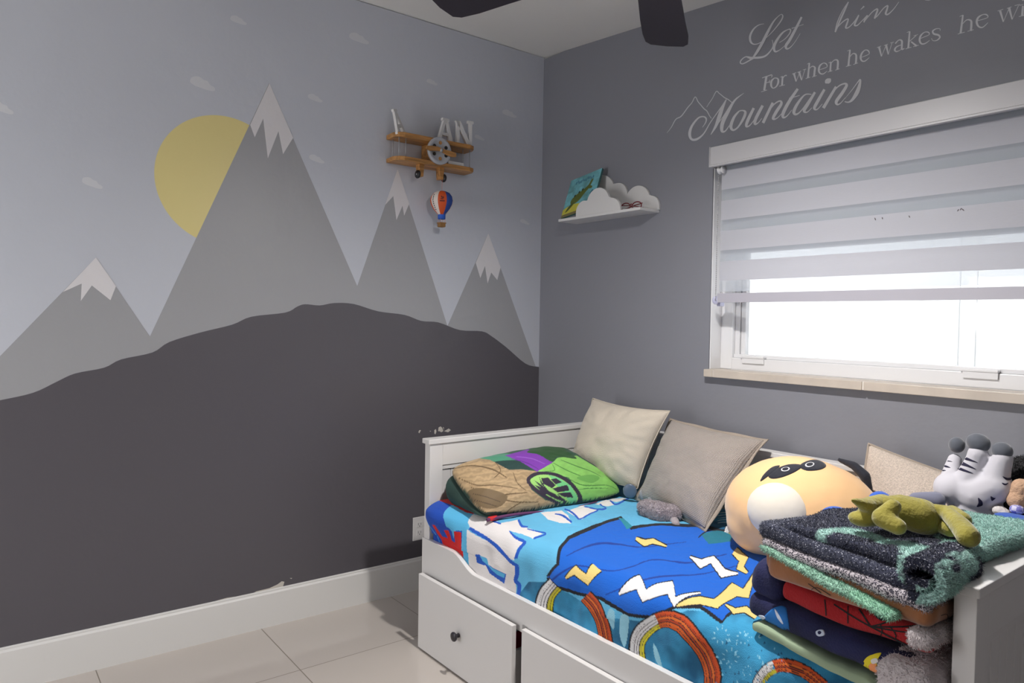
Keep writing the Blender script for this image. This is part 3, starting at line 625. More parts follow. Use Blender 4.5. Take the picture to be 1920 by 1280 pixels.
for x_, y_ in ((.3, .5), (.42, .56), (.52, .6)): dino([(x_-.03, y_), (x_, y_+.04), (x_+.03, y_), (x_, y_-.03)], (40, 54, 30))
for k in range(11):
    x_ = .22+.055*k; y_ = .86+.02*math.sin(k*1.9); dino([(x_-.014, y_-.03), (x_-.01, y_+.035), (x_+.012, y_+.03), (x_+.016, y_-.025)], (44, 104, 132))
dino([(.8, .42), (.86, .5), (.92, .44), (.86, .36)], (52, 110, 130))
Vb = [tuple(bp0+eu*BW*a+ev*BH*b+en*.0088) for a, b in zip(U, Vv)]
book = thing('picture_book', 'teal picture book with a green long-necked creature leaning on the cloud shelf', 'book', tuple(bp0))
def rel(V): return [tuple(np.array(v)-bp0) for v in V]
cov = art_mesh('front_cover', rel(Vb), grid_faces(nb, nb), col, art_mat('book_print', rough=.35, sheen=0, bump=0), book)
bm = bmesh.new(); c8 = [bm.verts.new(eu*a+ev*b+en*c) for c in (-.002, .008) for a, b in ((0, 0), (BW, 0), (BW, BH), (0, BH))]
for f in ((0, 1, 2, 3), (7, 6, 5, 4), (0, 4, 5, 1), (1, 5, 6, 2), (2, 6, 7, 3), (3, 7, 4, 0)): bm.faces.new([c8[i] for i in f])
bmesh.ops.recalc_face_normals(bm, faces=bm.faces); obj('page_block', bm, mat('book_spine_green', (70, 110, 108), rough=.5), book)
# dark red glasses
gl = thing('eyeglasses', 'dark red framed glasses lying at the right of the cloud shelf', 'glasses', (.76, -.06, 1.8425)); m_gl = mat('dark_red_plastic', (110, 18, 28), rough=.3)
bm = bmesh.new()
for sx in (-1, 1): tube(bm, [(sx*.032+.026*math.cos(a), 0, .020+.017*math.sin(a)) for a in np.linspace(0, 2*PI, 17)[:-1]], .0026, 8, True)
tube(bm, [(-.008, 0, .026), (0, 0, .03), (.008, 0, .026)], .0025, 8); obj('rim', bm, m_gl, gl)
bm = bmesh.new()
for sx in (-1, 1): tube(bm, [(sx*.058, 0, .028), (sx*.056, .01, .03), (sx*.015, .02-.004*sx, .026), (-sx*.05, .022-.004*sx, .012), (-sx*.062, .022, .005)], .0022, 8)
obj('temple', bm, m_gl, gl); gl.rotation_euler = (0, 0, math.radians(6)); gl.location = (.735, -.075, 1.8425)

# ================================================================== THE DAYBED
BO = (.528, -1.0437, 0); BR_ = .0054
bed = thing('daybed', 'white daybed with grooved end boards and drawers underneath, standing below the window', 'daybed', BO, BR_)
BL_, BWD = 2.0, .99; ZT_ = .845
def endboard(x0, inner):
    """x0 outer face, inner = +1 faces the mattress to the right"""
    bm = bmesh.new(); xa, xb = x0+.005, x0+.045
    for y0, y1 in ((.006, .066), (BWD-.066, BWD-.006)): box(bm, xa, xb, y0, y1, .03, .825, .0015)
    box(bm, xa, xb, .066, BWD-.066, .735, .825, .0012)
    box(bm, xa, xb, .066, BWD-.066, .10, .16, .0012)
    n_ = 19; y0 = .066; wd = (BWD-.132)/n_
    for k in range(n_): box(bm, xa+.009, xb-.009, y0+k*wd+.0009, y0+(k+1)*wd-.0009, .16, .735, .0014)
    box(bm, xa+.014, xb-.014, y0, BWD-.066, .16, .735)
    box(bm, xa+.004, xb-.004, .066, BWD-.066, .717, .735, .001)
    return bm
for x0 in (0, BL_-.05):
    e = obj('end_board', endboard(x0, 1), m_white, bed)
    obj('top_cap', BX(x0-.002, x0+.052, -.004, BWD+.002, .825, ZT_, .0025), m_white, e)
bm = bmesh.new(); box(bm, .046, BL_-.046, BWD-.04, BWD-.012, .735, .825, .0012)
n_ = 42; wd = (BL_-.092)/n_
for k in range(n_): box(bm, .046+k*wd+.0009, .046+(k+1)*wd-.0009, BWD-.036, BWD-.02, .1, .735, .0014)
box(bm, .046, BL_-.046, BWD-.03, BWD-.022, .1, .735)
bk_ = obj('back_board', bm, m_white, bed); obj('top_cap', BX(.05, BL_-.05, BWD-.052, BWD+.002, .825, ZT_-.001, .0025), m_white, bk_)
# front panel: dips in an S-curve from each end
def sc(t): return t*t*(3-2*t)
top = [(.0, .44)]+[(.22+.15*k/12, .44-.05*sc(k/12)) for k in range(13)]; top += [(BL_-p[0], p[1]) for p in top[::-1]]
poly = top+[(BL_, .012), (BL_-.033, .012), (BL_-.033, .28), (.033, .28), (.033, .012), (0, .012)]
bm = bmesh.new(); prism(bm, poly, 1, 0, .02, .0015)
for x0 in (.655, 1.298): box(bm, x0, x0+.03, .0, .02, .012, .31, .001)
obj('front_panel', bm, m_white, bed)
obj('slat_base', BX(.05, BL_-.05, .03, BWD-.04, .31, .335), m_white, bed)
for k, (x0, pull) in enumerate(((.03, .014), (.68, .004), (1.33, .004))):
    y_ = -.018-pull; bm = bmesh.new(); w_ = .612
    box(bm, x0, x0+w_, y_, y_+.018, .008, .306, .0015)
    box(bm, x0+.03, x0+w_-.03, y_+.018, y_+.55, .04, .052); box(bm, x0+.03, x0+.042, y_+.018, y_+.55, .04, .2); box(bm, x0+w_-.042, x0+w_-.03, y_+.018, y_+.55, .04, .2)
    dr = obj('drawer', bm, m_white, bed)
    bm = bmesh.new(); lathe(bm, [(0, 0), (.008, 0), (.007, -.01), (.007, -.014), (.016, -.018), (.0175, -.023), (.016, -.027), (.008, -.0285), (0, -.0285)], 28, (x0+w_/2-.012, y_, .16), 1)
    obj('knob', bm, mat('dark_knob', (44, 42, 48), rough=.3), dr)['label'] = 'dark round knob'
def bedw(x, y, z): return (BO[0]+x*math.cos(BR_)-y*math.sin(BR_), BO[1]+x*math.sin(BR_)+y*math.cos(BR_), z)

# mattress
bm = bmesh.new(); box(bm, .062, 1.938, .045, .925, .337, .553, .035, seg=5)
mt_ = obj('mattress', bm, mat('mattress_grey', (176, 174, 176), rough=.9, bump=.3, bscale=200), None, True); mt_.location = BO; mt_.rotation_euler = (0, 0, BR_)
tag(mt_, 'grey white mattress under the printed fleece blanket on the daybed', 'mattress')

# a bundle of clothes seen through the slit beside the open drawer
def softbox(bm, c8, n=(14, 14, 6), rnd=.3, amp=.006, fs=6, seed=0, mi=0):
    """rounded slab of cloth inside eight corners (bottom four then top four)"""
    C = [np.array(c, float) for c in c8]; nx, ny, nz = n; vid = {}; off = Vector((seed*7.3, seed*3.1, seed))
    def V(i, j, k):
        key = (i, j, k)
        if key in vid: return vid[key]
        u, v, w_ = 2*i/nx-1, 2*j/ny-1, 2*k/nz-1
        p = np.array([u, v, w_])
        # soften: pull the box towards a superellipsoid
        q = (abs(u)**6+abs(v)**6+abs(w_)**6)**(1/6); m_ = max(abs(u), abs(v), abs(w_))
        edge = sum(1 for t in (u, v, w_) if abs(t) > .85)
        lens = (np.linalg.norm(C[1]-C[0]), np.linalg.norm(C[3]-C[0]), np.linalg.norm(C[4]-C[0])); r_ = rnd*min(lens)
        pm = []
        for t, l_ in zip(p, lens): pm.append(t*l_/2)
        pm = np.array(pm); core = np.clip(pm, [-l_/2+r_ for l_ in lens], [l_/2-r_ for l_ in lens]); d = pm-core; dn = np.linalg.norm(d)
        if dn > 1e-9: d = d/dn*r_*min(1, dn/r_) if dn < r_ else d/dn*r_
        pm = core+d; p = pm/np.array(lens)*2
        a, b, c = (p+1)/2
        X = sum(C[ix]*wx for ix, wx in zip(range(8), ((1-a)*(1-b)*(1-c), a*(1-b)*(1-c), a*b*(1-c), (1-a)*b*(1-c), (1-a)*(1-b)*c, a*(1-b)*c, a*b*c, (1-a)*b*c)))
        Vx = Vector(X); nn = noise.noise_vector(Vx*fs+off)+.5*noise.noise_vector(Vx*fs*2.3+off)
        vid[key] = bm.verts.new(Vx+nn*amp); return vid[key]
    def quad(a, b, c, d):
        f = bm.faces.new((a, b, c, d)); f.smooth = True; f.material_index = mi
    for i in range(nx):
        for j in range(ny):
            quad(V(i, j, 0), V(i, j+1, 0), V(i+1, j+1, 0), V(i+1, j, 0)); quad(V(i, j, nz), V(i+1, j, nz), V(i+1, j+1, nz), V(i, j+1, nz))
    for i in range(nx):
        for k in range(nz):
            quad(V(i, 0, k), V(i+1, 0, k), V(i+1, 0, k+1), V(i, 0, k+1)); quad(V(i, ny, k), V(i, ny, k+1), V(i+1, ny, k+1), V(i+1, ny, k))
    for j in range(ny):
        for k in range(nz):
            quad(V(0, j, k), V(0, j, k+1), V(0, j+1, k+1), V(0, j+1, k)); quad(V(nx, j, k), V(nx, j+1, k), V(nx, j+1, k+1), V(nx, j, k+1))
def slab8(x0, x1, y0, y1, z0, z1): return [(x0, y0, z0), (x1, y0, z0), (x1, y1, z0), (x0, y1, z0), (x0, y0, z1), (x1, y0, z1), (x1, y1, z1), (x0, y1, z1)]
for nm, rgb, z0, z1, lb in (('folded_shirt', (200, 30, 70), .13, .165, 'crimson folded shirt seen through the slit beside the open drawer, topmost of three'), ('folded_shirt', (170, 150, 50), .092, .13, 'olive yellow folded shirt seen through the slit beside the open drawer, middle of three'), ('folded_shirt', (40, 110, 90), .053, .092, 'green folded shirt seen through the slit beside the open drawer, lowest of three')):
    bm = bmesh.new(); softbox(bm, slab8(.42, .594, .05, .3, z0, z1), (8, 8, 3), .4, .004, 12, z0); bm.transform(Matrix.Translation(BO)); o = obj(nm, bm, mat('cloth%d' % rgb[0], rgb, rough=.9)); tag(o, lb, 'clothes', 'folded shirts in the drawer')

# ------------------------------------------------------------------ printed fleece blanket
XB0, XB1 = .583, 2.472
ang = [PI/2-k*PI/2/10 for k in range(1, 11)]
PR = [(-.092, .566), (-.5, .574), (-.93, .572)]+[(-.935-.075*math.cos(a), .497+.075*math.sin(a)) for a in ang]+[(-1.014, .43), (-1.016, .345)]
PR = np.array(PR); SL = np.r_[0, np.cumsum(np.hypot(*(PR[1:]-PR[:-1]).T))]
def flat(px, py):
    d = ray(px, py); k = BR_; best = None
    cy, dy = CP[1]-k*(CP[0]-BO[0]), d[1]-k*d[0]
    for i in range(len(PR)-1):
        (y0, z0), (y1, z1) = PR[i], PR[i+1]; ey, ez = y1-y0, z1-z0
        den = dy*ez-d[2]*ey
        if abs(den) < 1e-12: continue
        t = ((y0-cy)*ez-(z0-CP[2])*ey)/den; s_ = ((y0-cy)*d[2]-(z0-CP[2])*dy)/den
        lo = -3 if i == 0 else -.001; hi = 5 if i == len(PR)-2 else 1.001
        if t > 0 and lo <= s_ <= hi and (best is None or t < best[0]): best = (t, SL[i]+s_*(SL[i+1]-SL[i]))
    if best is None: return None
    return (CP[0]+d[0]*best[0], best[1])
def dense(px, step=12):
    out = []
    for i in range(len(px)):
        a, b = np.array(px[i-1][:2], float), np.array(px[i][:2], float); n = max(1, int(np.hypot(*(b-a))/step))
        out += [a+(b-a)*k/n for k in range(n)]
    return out
NU, NV = 756, 520
uu, vv = np.meshgrid(np.linspace(XB0, XB1, NU), np.linspace(0, SL[-1], NV), indexing='ij'); U = uu.ravel(); V_ = vv.ravel()
ART = np.zeros((len(U), 3)); ART[:] = lin((98, 184, 226))
def paintU(cf, pts, rgb, smooth=False, to=flat):
    P = [cf(*p[:2]) for p in pts]
    if smooth: P = catmull(P, 6, True)
    Q = [to(*p) for p in dense(P)]; Q = [q for q in Q if q is not None]
    m = pip(U, V_, Q); ART[m] = lin(rgb); return m
def lineU(cf, sc_, pts, rgb, n=7, to=flat):
    A_, B_ = ribbon([(*cf(p[0], p[1]), p[2]/sc_) for p in pts], n)
    Q = [to(*p) for p in list(A_)+list(B_)[::-1]]; Q = [q for q in Q if q is not None]
    m = pip(U, V_, Q); ART[m] = lin(rgb); return m
cC = lambda X, Y: (770+X/2.866, 940+Y/2.866)
cD = lambda X, Y: (790+X/5.819, 900+Y/5.819)
cE = lambda X, Y: (1080+X/5.333, 1080+Y/5.333)
cF = lambda X, Y: (800+X/5.053, 830+Y/5.053)
tz = fbm(U*9, V_*9, 4); tz2 = fbm(U*22+5, V_*16, 3)
ART *= (1+.10*tz)[:, None]
def teal(m):
    k = np.clip(.5+1.5*tz[m]+.5*tz2[m], 0, 1)[:, None]; ART[m] = np.array(lin((18, 92, 132)))*(1-k)+np.array(lin((58, 158, 206)))*k
teal(paintU(cC, [(560, 540), (640, 430), (760, 430), (900, 520), (1100, 620), (1300, 640), (1500, 590), (1830, 620), (1920, 640), (3300, 1400), (1700, 1400), (1200, 900)], (0, 0, 0)))
teal(paintU(cC, [(1640, 70), (1740, 60), (2600, 60), (2600, 500), (1900, 400), (1760, 260), (1560, 250), (1540, 200)], (0, 0, 0)))
for y_ in (78, 90, 102, 116, 130): lineU(cC, 2.866, [(1650, y_, 3), (1720, y_-4, 5), (1790, y_-3, 3)], (190, 226, 238), 2)
# left border: deep blue, red and white block lettering
paintU(cD, [(-200, 100), (200, 60), (420, 180), (400, 320), (360, 380), (350, 520), (400, 520), (480, 560), (480, 880), (330, 830), (180, 760), (-100, 560)], (18, 74, 180))
lineU(cD, 5.819, [(225, 190, 12), (175, 280, 12), (165, 400, 12), (178, 560, 14), (220, 720, 12)], (66, 140, 216))
paintU(cD, [(400, 320), (600, 400), (540, 480), (530, 700), (545, 1010), (485, 940), (490, 560), (430, 550), (385, 640), (385, 560), (355, 500), (370, 370)], (88, 182, 228))
paintU(cD, [(250, 195), (330, 160), (640, 330), (600, 390), (540, 378), (420, 320), (250, 258)], (206, 22, 24))
paintU(cD, [(225, 492), (257, 497), (268, 620), (322, 640), (310, 550), (352, 548), (360, 660), (402, 680), (405, 558), (470, 572), (486, 860), (380, 800), (260, 720), (218, 605)], (206, 22, 24))
WH = (232, 228, 228); BLU = (22, 88, 196)
paintU(cD, [(540, 470), (600, 390), (790, 440), (870, 485), (1050, 450), (1110, 520), (1250, 565), (1320, 605), (1220, 655), (1100, 600), (980, 565), (1040, 640), (1130, 690), (1075, 745), (1050, 865), (980, 850), (780, 650), (560, 530)], WH)
paintU(cD, [(530, 545), (780, 680), (960, 850), (1060, 935), (1050, 1320), (940, 1260), (740, 1130), (545, 1000)], WH)
for s_ in ([(555, 530, 34), (700, 610, 34), (800, 680, 36), (900, 790, 36), (1000, 870, 36), (1085, 930, 30)], [(1075, 930, 40), (1068, 1020, 40), (1052, 1090, 40), (1088, 1150, 40), (1070, 1300, 40)], [(1145, 688, 34), (1090, 760, 36), (1062, 850, 32)],
           [(975, 565, 10), (1050, 640, 28), (1150, 690, 26)], [(1060, 450, 24), (1100, 515, 24), (1165, 525, 14)], [(1160, 547, 10), (1260, 575, 14), (1355, 603, 18), (1230, 652, 22)], [(780, 458, 20), (880, 492, 14)]): lineU(cD, 5.819, s_, BLU)
paintU(cD, [(625, 798), (662, 802), (742, 920), (952, 1020), (930, 1122), (770, 1010), (720, 930), (630, 892)], BLU)
paintU(cD, [(662, 812), (730, 850), (750, 925), (942, 1020), (925, 1060), (860, 1030), (760, 945), (690, 880)], (88, 182, 228))
for p in ([(1080, 690), (1280, 670), (1340, 720), (1370, 800), (1250, 790), (1150, 760)], [(1330, 680), (1480, 600), (1560, 650), (1620, 655), (1470, 760), (1400, 725)], [(1590, 590), (1700, 550), (1800, 590), (1720, 612)], [(1700, 560), (1760, 540), (1860, 530), (1900, 545), (1800, 575)]): paintU(cF, p, WH)
for s_ in ([(1215, 705, 10), (1290, 722, 20), (1375, 790, 16)], [(1305, 655, 16), (1380, 692, 18), (1445, 760, 16)], [(1445, 760, 14), (1540, 710, 14), (1620, 660, 14), (1540, 640, 14)], [(1490, 618, 14), (1600, 650, 16), (1695, 640, 16), (1640, 590, 12)], [(1735, 560, 14), (1800, 592, 14), (1915, 535, 14)]): lineU(cF, 5.053, s_, BLU)
# big blue splash with speed stripes
BK = (16, 18, 30)
SPL = [(745, 405), (800, 340), (808, 260), (850, 205), (1000, 150), (1130, 100), (1185, 165), (1300, 148), (1560, 150), (1720, 190), (1900, 230), (2080, 330), (2080, 520), (1900, 600), (1740, 600), (1680, 655), (1560, 575), (1430, 570), (1330, 620), (1180, 600), (1040, 520), (900, 490), (800, 455)]
paintU(cC, SPL, (0, 98, 206))
lineU(cC, 2.866, [(*p, 18) for p in SPL+[SPL[0]]], BK, 1)
paintU(cC, [(1115, 100), (1145, 105), (1190, 160), (1160, 172)], (30, 140, 160))
for st in ([(760, 430, 12), (900, 350, 8), (1100, 380, 6), (1300, 330, 6), (1500, 345, 8), (1700, 300, 6)], [(840, 300, 4), (1000, 240, 10), (1250, 265, 5), (1480, 235, 3)], [(1060, 500, 5), (1300, 420, 10), (1560, 400, 6), (1800, 350, 4)]): lineU(cC, 2.866, st, (2, 56, 150))
def flash(pts, wd, rgb):
    lineU(cC, 2.866, [(*p, w_+12) for p, w_ in zip(pts, wd)], BK, 1); lineU(cC, 2.866, [(*p, w_) for p, w_ in zip(pts, wd)], rgb, 1)
CRM, WT_ = (236, 208, 128), (228, 228, 230)
# zig-zag flashes in white and cream
flash([(1130, 500), (1230, 440), (1270, 510), (1400, 470), (1430, 545), (1560, 500)], [10, 70, 60, 66, 50, 8], WT_)
flash([(1500, 310), (1560, 350), (1620, 330), (1680, 400), (1760, 400)], [8, 44, 40, 46, 8], WT_)
flash([(1440, 566), (1560, 540), (1640, 560), (1740, 480), (1800, 500), (1850, 400)], [8, 40, 52, 70, 50, 8], CRM)
flash([(845, 410), (900, 370), (960, 420), (1010, 360)], [8, 44, 56, 60], CRM)
flash([(1210, 220), (1260, 245), (1300, 235), (1375, 262)], [14, 34, 24, 5], CRM)
flash([(1690, 565), (1740, 600), (1800, 590), (1860, 630)], [8, 30, 34, 24], CRM)
flash([(1740, 285), (1790, 330), (1770, 370), (1810, 400)], [40, 50, 40, 10], CRM)
paintU(cC, [(1560, 200), (1640, 175), (1740, 190), (1720, 240), (1600, 250)], (24, 118, 140)); lineU(cC, 2.866, [(1545, 215, 6), (1600, 180, 8), (1700, 172, 6)], BK)
# painted rings
def ring(cf, sc_, cl, W, split):
    for k_, (off, wd, c1, c2_) in enumerate([(0, 1.0, BK, BK), (-.40, .10, (214, 206, 40), (196, 84, 26)), (-.26, .13, (200, 190, 60), (206, 92, 28)), (-.09, .10, (226, 224, 226), (170, 60, 24)), (.06, .13, (226, 224, 226), (214, 104, 36)), (.2, .08, (226, 224, 226), (180, 62, 22)), (.33, .16, (224, 224, 226), (200, 78, 28))]):
        P = catmull(cl, 8); seg = [[], []]
        for i, p in enumerate(P):
            a = P[max(i-1, 0)][:2]; b = P[min(i+1, len(P)-1)][:2]; t = b-a; t = t/(np.hypot(*t) or 1); nn = np.array([t[1], -t[0]])
            q = (p[0]+nn[0]*off*W, p[1]+nn[1]*off*W, wd*W); f_ = i/(len(P)-1)
            if f_ <= split+.01: seg[0].append(q)
            if f_ >= split-.01: seg[1].append(q)
        if len(seg[0]) > 1: lineU(cf, sc_, seg[0], c1, 1)
        if len(seg[1]) > 1: lineU(cf, sc_, seg[1], c2_, 1)
ring(cE, 5.333, [(650, 900), (625, 720), (660, 590), (760, 480), (900, 425), (1040, 455), (1170, 560), (1280, 700), (1350, 850), (1390, 1000), (1385, 1200)], 175, .36)
ring(cC, 2.866, [(735, 660), (722, 580), (740, 500), (790, 440)], 95, 1.1)
ring(cC, 2.866, [(950, 505), (1010, 570), (1045, 650), (1065, 760)], 76, -1)
ring(cE, 5.333, [(1870, 1200), (1860, 1060), (1950, 930), (2100, 880), (2300, 950), (2500, 1100)], 130, .5)
ring(cC, 2.866, [(1700, 190), (1720, 150), (1790, 140)], 40, 1.1)
# pale cog shapes
rg = random.Random(5)
def cog(cx, cy, r):
    for k in range(9):
        a = 2*PI*k/9; q = lambda rr, da: (cx+rr*math.cos(a+da), cy+rr*math.sin(a+da)); paintU(cE, [q(r, -.13), q(r*1.55, 0), q(r, .13)], (150, 210, 232))
for c_ in ((1470, 590, 60), (1560, 800, 62), (1690, 620, 50), (1740, 940, 40)): cog(*c_)
for k in range(60):
    x_, y_ = rg.uniform(1400, 2100), rg.uniform(520, 1080); a = rg.uniform(10, 26); paintU(cE, [(x_, y_-a), (x_+a*.7, y_+a*.4), (x_-a*.5, y_+a*.6)], rg.choice([(140, 206, 232), (60, 150, 200), (18, 84, 124)]))
for pts in ([(480, 380), (560, 400), (540, 560), (500, 700), (460, 560)], [(790, 670), (850, 760), (880, 900), (820, 830)], [(370, 320), (420, 360), (400, 520), (350, 420)]): paintU(cE, pts, (150, 208, 230), True)
# shape of the cloth
Y = np.interp(V_, SL, PR[:, 0]); Z = np.interp(V_, SL, PR[:, 1]); dx = U-.583
side = np.clip((V_-(SL[2]-.05))/.12, 0, 1); flatm = 1-np.clip((V_-(SL[2]-.12))/.1, 0, 1)
Z += flatm*(.010*fbm(U*3, V_*3, 2)+.006*fbm(U*9+3, V_*7, 3)+.0016*fbm(U*60, V_*60, 2))
Z += flatm*.012*np.exp(-((U-1.5)/.5)**2)*np.exp(-((V_-.45)/.3)**2)
wr = np.sin(U*26+V_*30+3*fbm(U*3, V_*3, 2))*.0035+np.sin(U*55-V_*22)*.0014
Y -= side*(wr+.008*fbm(U*8, V_*5, 3)+.004)
hang = np.clip(V_-SL[12], 0, 1); Y = np.maximum(Y, -1.0205) if False else Y
bulge = np.exp(-(dx/.15)**2)*np.exp(-((Z-.565)/.075)**2)*side
Y -= .066*bulge; Z += .02*np.exp(-(dx/.16)**2)*np.exp(-((V_-.88)/.12)**2)
low = Z < .455; Y = np.where(low, np.maximum(Y, -1.0185), Y)
Z = np.where(V_ > SL[12], Z+.03*np.exp(-(dx/.07)**2)*np.clip((V_-SL[12])/.1, 0, 1), Z)
Y += BR_*(U-BO[0])
V3d = np.c_[U, Y, Z]-np.array([1.5, -.5, .56])
m_fleece = art_mat('printed_fleece', rough=.9, sheen=.08, bump=.35, bscale=420)
bl_ = art_mesh('fleece_blanket', V3d, grid_faces(NU, NV), ART, m_fleece); bl_.location = (1.5, -.5, .56)
so = bl_.modifiers.new('thickness', 'SOLIDIFY'); so.thickness = .006; so.offset = -1
tag(bl_, 'bright blue fleece blanket with printed rings, stripes and block letters covering the daybed mattress', 'blanket')

# ------------------------------------------------------------------ cushions
def cushion(name, label, cat, cor, thick, mt, n=44, group=None, inset=.06, wr=.006, seam=None, seed=0, corners=0.0, art=None, up=None):
    """cor = TL, TR, BR, BL seen from the front"""
    TL, TR, BR, BL = [np.array(c, float) for c in cor]; c0 = (TL+TR+BR+BL)/4
    ex = (TR-TL+BR-BL); ey = (TL-BL+TR-BR); nrm = np.cross(ex, ey); nrm /= np.linalg.norm(nrm)
    if np.dot(nrm, CP-c0) < 0: nrm = -nrm
    u, v = np.meshgrid(np.linspace(-1, 1, n), np.linspace(-1, 1, n), indexing='ij'); u = u.ravel(); v = v.ravel()
    kc = 1-corners*(u*v)**4; uu_ = u*(1-inset*(1-v*v))*kc; vv_ = v*(1-inset*(1-u*u))*kc; a = ((uu_+1)/2)[:, None]; b = ((vv_+1)/2)[:, None]
    base = BL*(1-a)*(1-b)+BR*a*(1-b)+TR*a*b+TL*(1-a)*b
    env = ((1-np.abs(u)**2.4)*(1-np.abs(v)**2.4)); h = thick/2*env**.52
    nz = fbm(u*2.2+seed, v*2.2+seed*2, 3); edge = np.clip(1-env, 0, 1)**2
    ang_ = np.arctan2(v, u); rad = np.hypot(u, v); pleat = np.sin(ang_*22+seed)*np.clip(rad-.55, 0, .5)*np.clip(env*3, 0, 1)
    h1 = h+env**.3*(wr*nz*2+wr*.8*pleat)
    f_ = base+nrm*h1[:, None]; k_ = base-nrm*(h*.8)[:, None]
    V = np.r_[f_, k_]; F = grid_faces(n, n); N_ = n*n; F2 = [(d+N_, c+N_, b_+N_, a_+N_) for a_, b_, c, d in F]
    me = bpy.data.meshes.new(name); Vc = V-c0; me.from_pydata([tuple(q) for q in Vc], [], F+F2)
    if art is not None:
        ca = me.color_attributes.new('art', 'FLOAT_COLOR', 'POINT'); cc = np.ones((2*N_, 4)); cc[:N_, :3] = art(V[:N_]); cc[N_:, :3] = lin((30, 60, 48)); ca.data.foreach_set('color', cc.ravel())
    uvl = me.uv_layers.new(name='weave'); li = np.zeros(len(me.loops), int); me.loops.foreach_get('vertex_index', li); lx, ly = np.linalg.norm(TR-TL), np.linalg.norm(TL-BL)
    uvl.data.foreach_set('uv', np.c_[(u*lx/2)[li % N_], (v*ly/2)[li % N_]].ravel())
    bm = bmesh.new(); bm.from_mesh(me); bmesh.ops.remove_doubles(bm, verts=bm.verts, dist=2e-4); bmesh.ops.recalc_face_normals(bm, faces=bm.faces); bm.to_mesh(me); bm.free()
    me.polygons.foreach_set('use_smooth', [True]*len(me.polygons)); o = link(name, me, mt); o.location = c0; tag(o, label, cat, group)
    if seam:
        ring_ = []
        B_ = base.reshape(n, n, 3)
        ring_ = [B_[i, 0] for i in range(n-1)]+[B_[n-1, j] for j in range(n-1)]+[B_[i, n-1] for i in range(n-1, 0, -1)]+[B_[0, j] for j in range(n-1, 0, -1)]
        bm = bmesh.new(); nm, kind, sz, sm = seam
        if kind == 'cord': tube(bm, [tuple(p-c0) for p in ring_], sz, 8, True)
        else:
            R_ = []
            for i, p in enumerate(ring_):
                out = p-c0; out = out-nrm*np.dot(out, nrm); out /= np.linalg.norm(out); w1 = nrm*(.004*math.sin(i*.35+seed))
                R_.append([bm.verts.new(tuple(p-c0+q)) for q in (nrm*.003-out*.004, out*sz+w1+nrm*.002, out*sz+w1-nrm*.002, -nrm*.003-out*.004)])
            for i in range(len(R_)):
                a_, b_ = R_[i], R_[(i+1) % len(R_)]
                for k in range(3):
                    f = bm.faces.new((a_[k], a_[k+1], b_[k+1], b_[k])); f.smooth = True
            bmesh.ops.recalc_face_normals(bm, faces=bm.faces)
        obj(nm, bm, sm, o)
    return o
m_cream = mat('cream_linen', (194, 184, 169), rough=.9, bump=.35, bscale=260, sheen=.2)
m_woven = mat('grey_beige_weave', (186, 176, 170), rough=.9, sheen=.15)
nt = m_woven.node_tree; tc = N(m_woven, 'ShaderNodeTexCoord'); ws = []
for ax in 'XY':
    wv = N(m_woven, 'ShaderNodeTexWave'); wv.bands_direction = ax; wv.inputs['Scale'].default_value = 62; wv.inputs['Distortion'].default_value = .25; wv.inputs['Detail Scale'].default_value = 3; L(m_woven, tc.outputs['UV'], wv.inputs['Vector']); ws.append(wv)
mx = N(m_woven, 'ShaderNodeMath'); mx.operation = 'MULTIPLY'; L(m_woven, ws[0].outputs['Fac'], mx.inputs[0]); L(m_woven, ws[1].outputs['Fac'], mx.inputs[1])
bp2 = N(m_woven, 'ShaderNodeBump'); bp2.inputs['Strength'].default_value = .7; bp2.inputs['Distance'].default_value = .003; L(m_woven, mx.outputs[0], bp2.inputs['Height']); L(m_woven, bp2.outputs[0], nt.nodes['Principled BSDF'].inputs['Normal'])
rp = N(m_woven, 'ShaderNodeValToRGB'); rp.color_ramp.elements[0].color = (*lin((150, 140, 133)), 1); rp.color_ramp.elements[1].color = (*lin((190, 181, 175)), 1); L(m_woven, mx.outputs[0], rp.inputs[0]); L(m_woven, rp.outputs[0], nt.nodes['Principled BSDF'].inputs['Base Color'])
m_chen = mat('oatmeal_chenille', (198, 184, 172), rough=.95, var=.22, vscale=240, bump=.5, bscale=300)
m_flange = mat('taupe_edge', (160, 148, 136), rough=.9, bump=.3, bscale=200)
cushion('cushion', 'plain cream linen cushion standing in the back corner of the daybed', 'cushion', [(.605, -.17, .967), (1.068, -.17, .958), (1.005, -.29, .632), (.60, -.345, .600)], .18, m_cream, seed=2, wr=.010, inset=.08, seam=('seam', 'cord', .0025, m_cream))
cushion('cushion', 'grey beige woven cushion with a flanged edge, right of the cream cushion', 'cushion', [(1.036, -.125, .914), (1.502, -.14, .893), (1.455, -.425, .590), (1.005, -.29, .590)], .16, m_woven, seed=5, wr=.008, inset=.06, seam=('flange', 'flat', .012, m_flange))
cushion('cushion', 'oatmeal chenille cushion with taupe piping behind the tan dog pillow', 'cushion', [(1.888, -.145, .938), (2.31, -.135, .845), (2.31, -.30, .590), (1.915, -.33, .590)], .11, m_chen, seed=8, wr=.003, inset=.03, seam=('piping', 'cord', .004, m_flange))

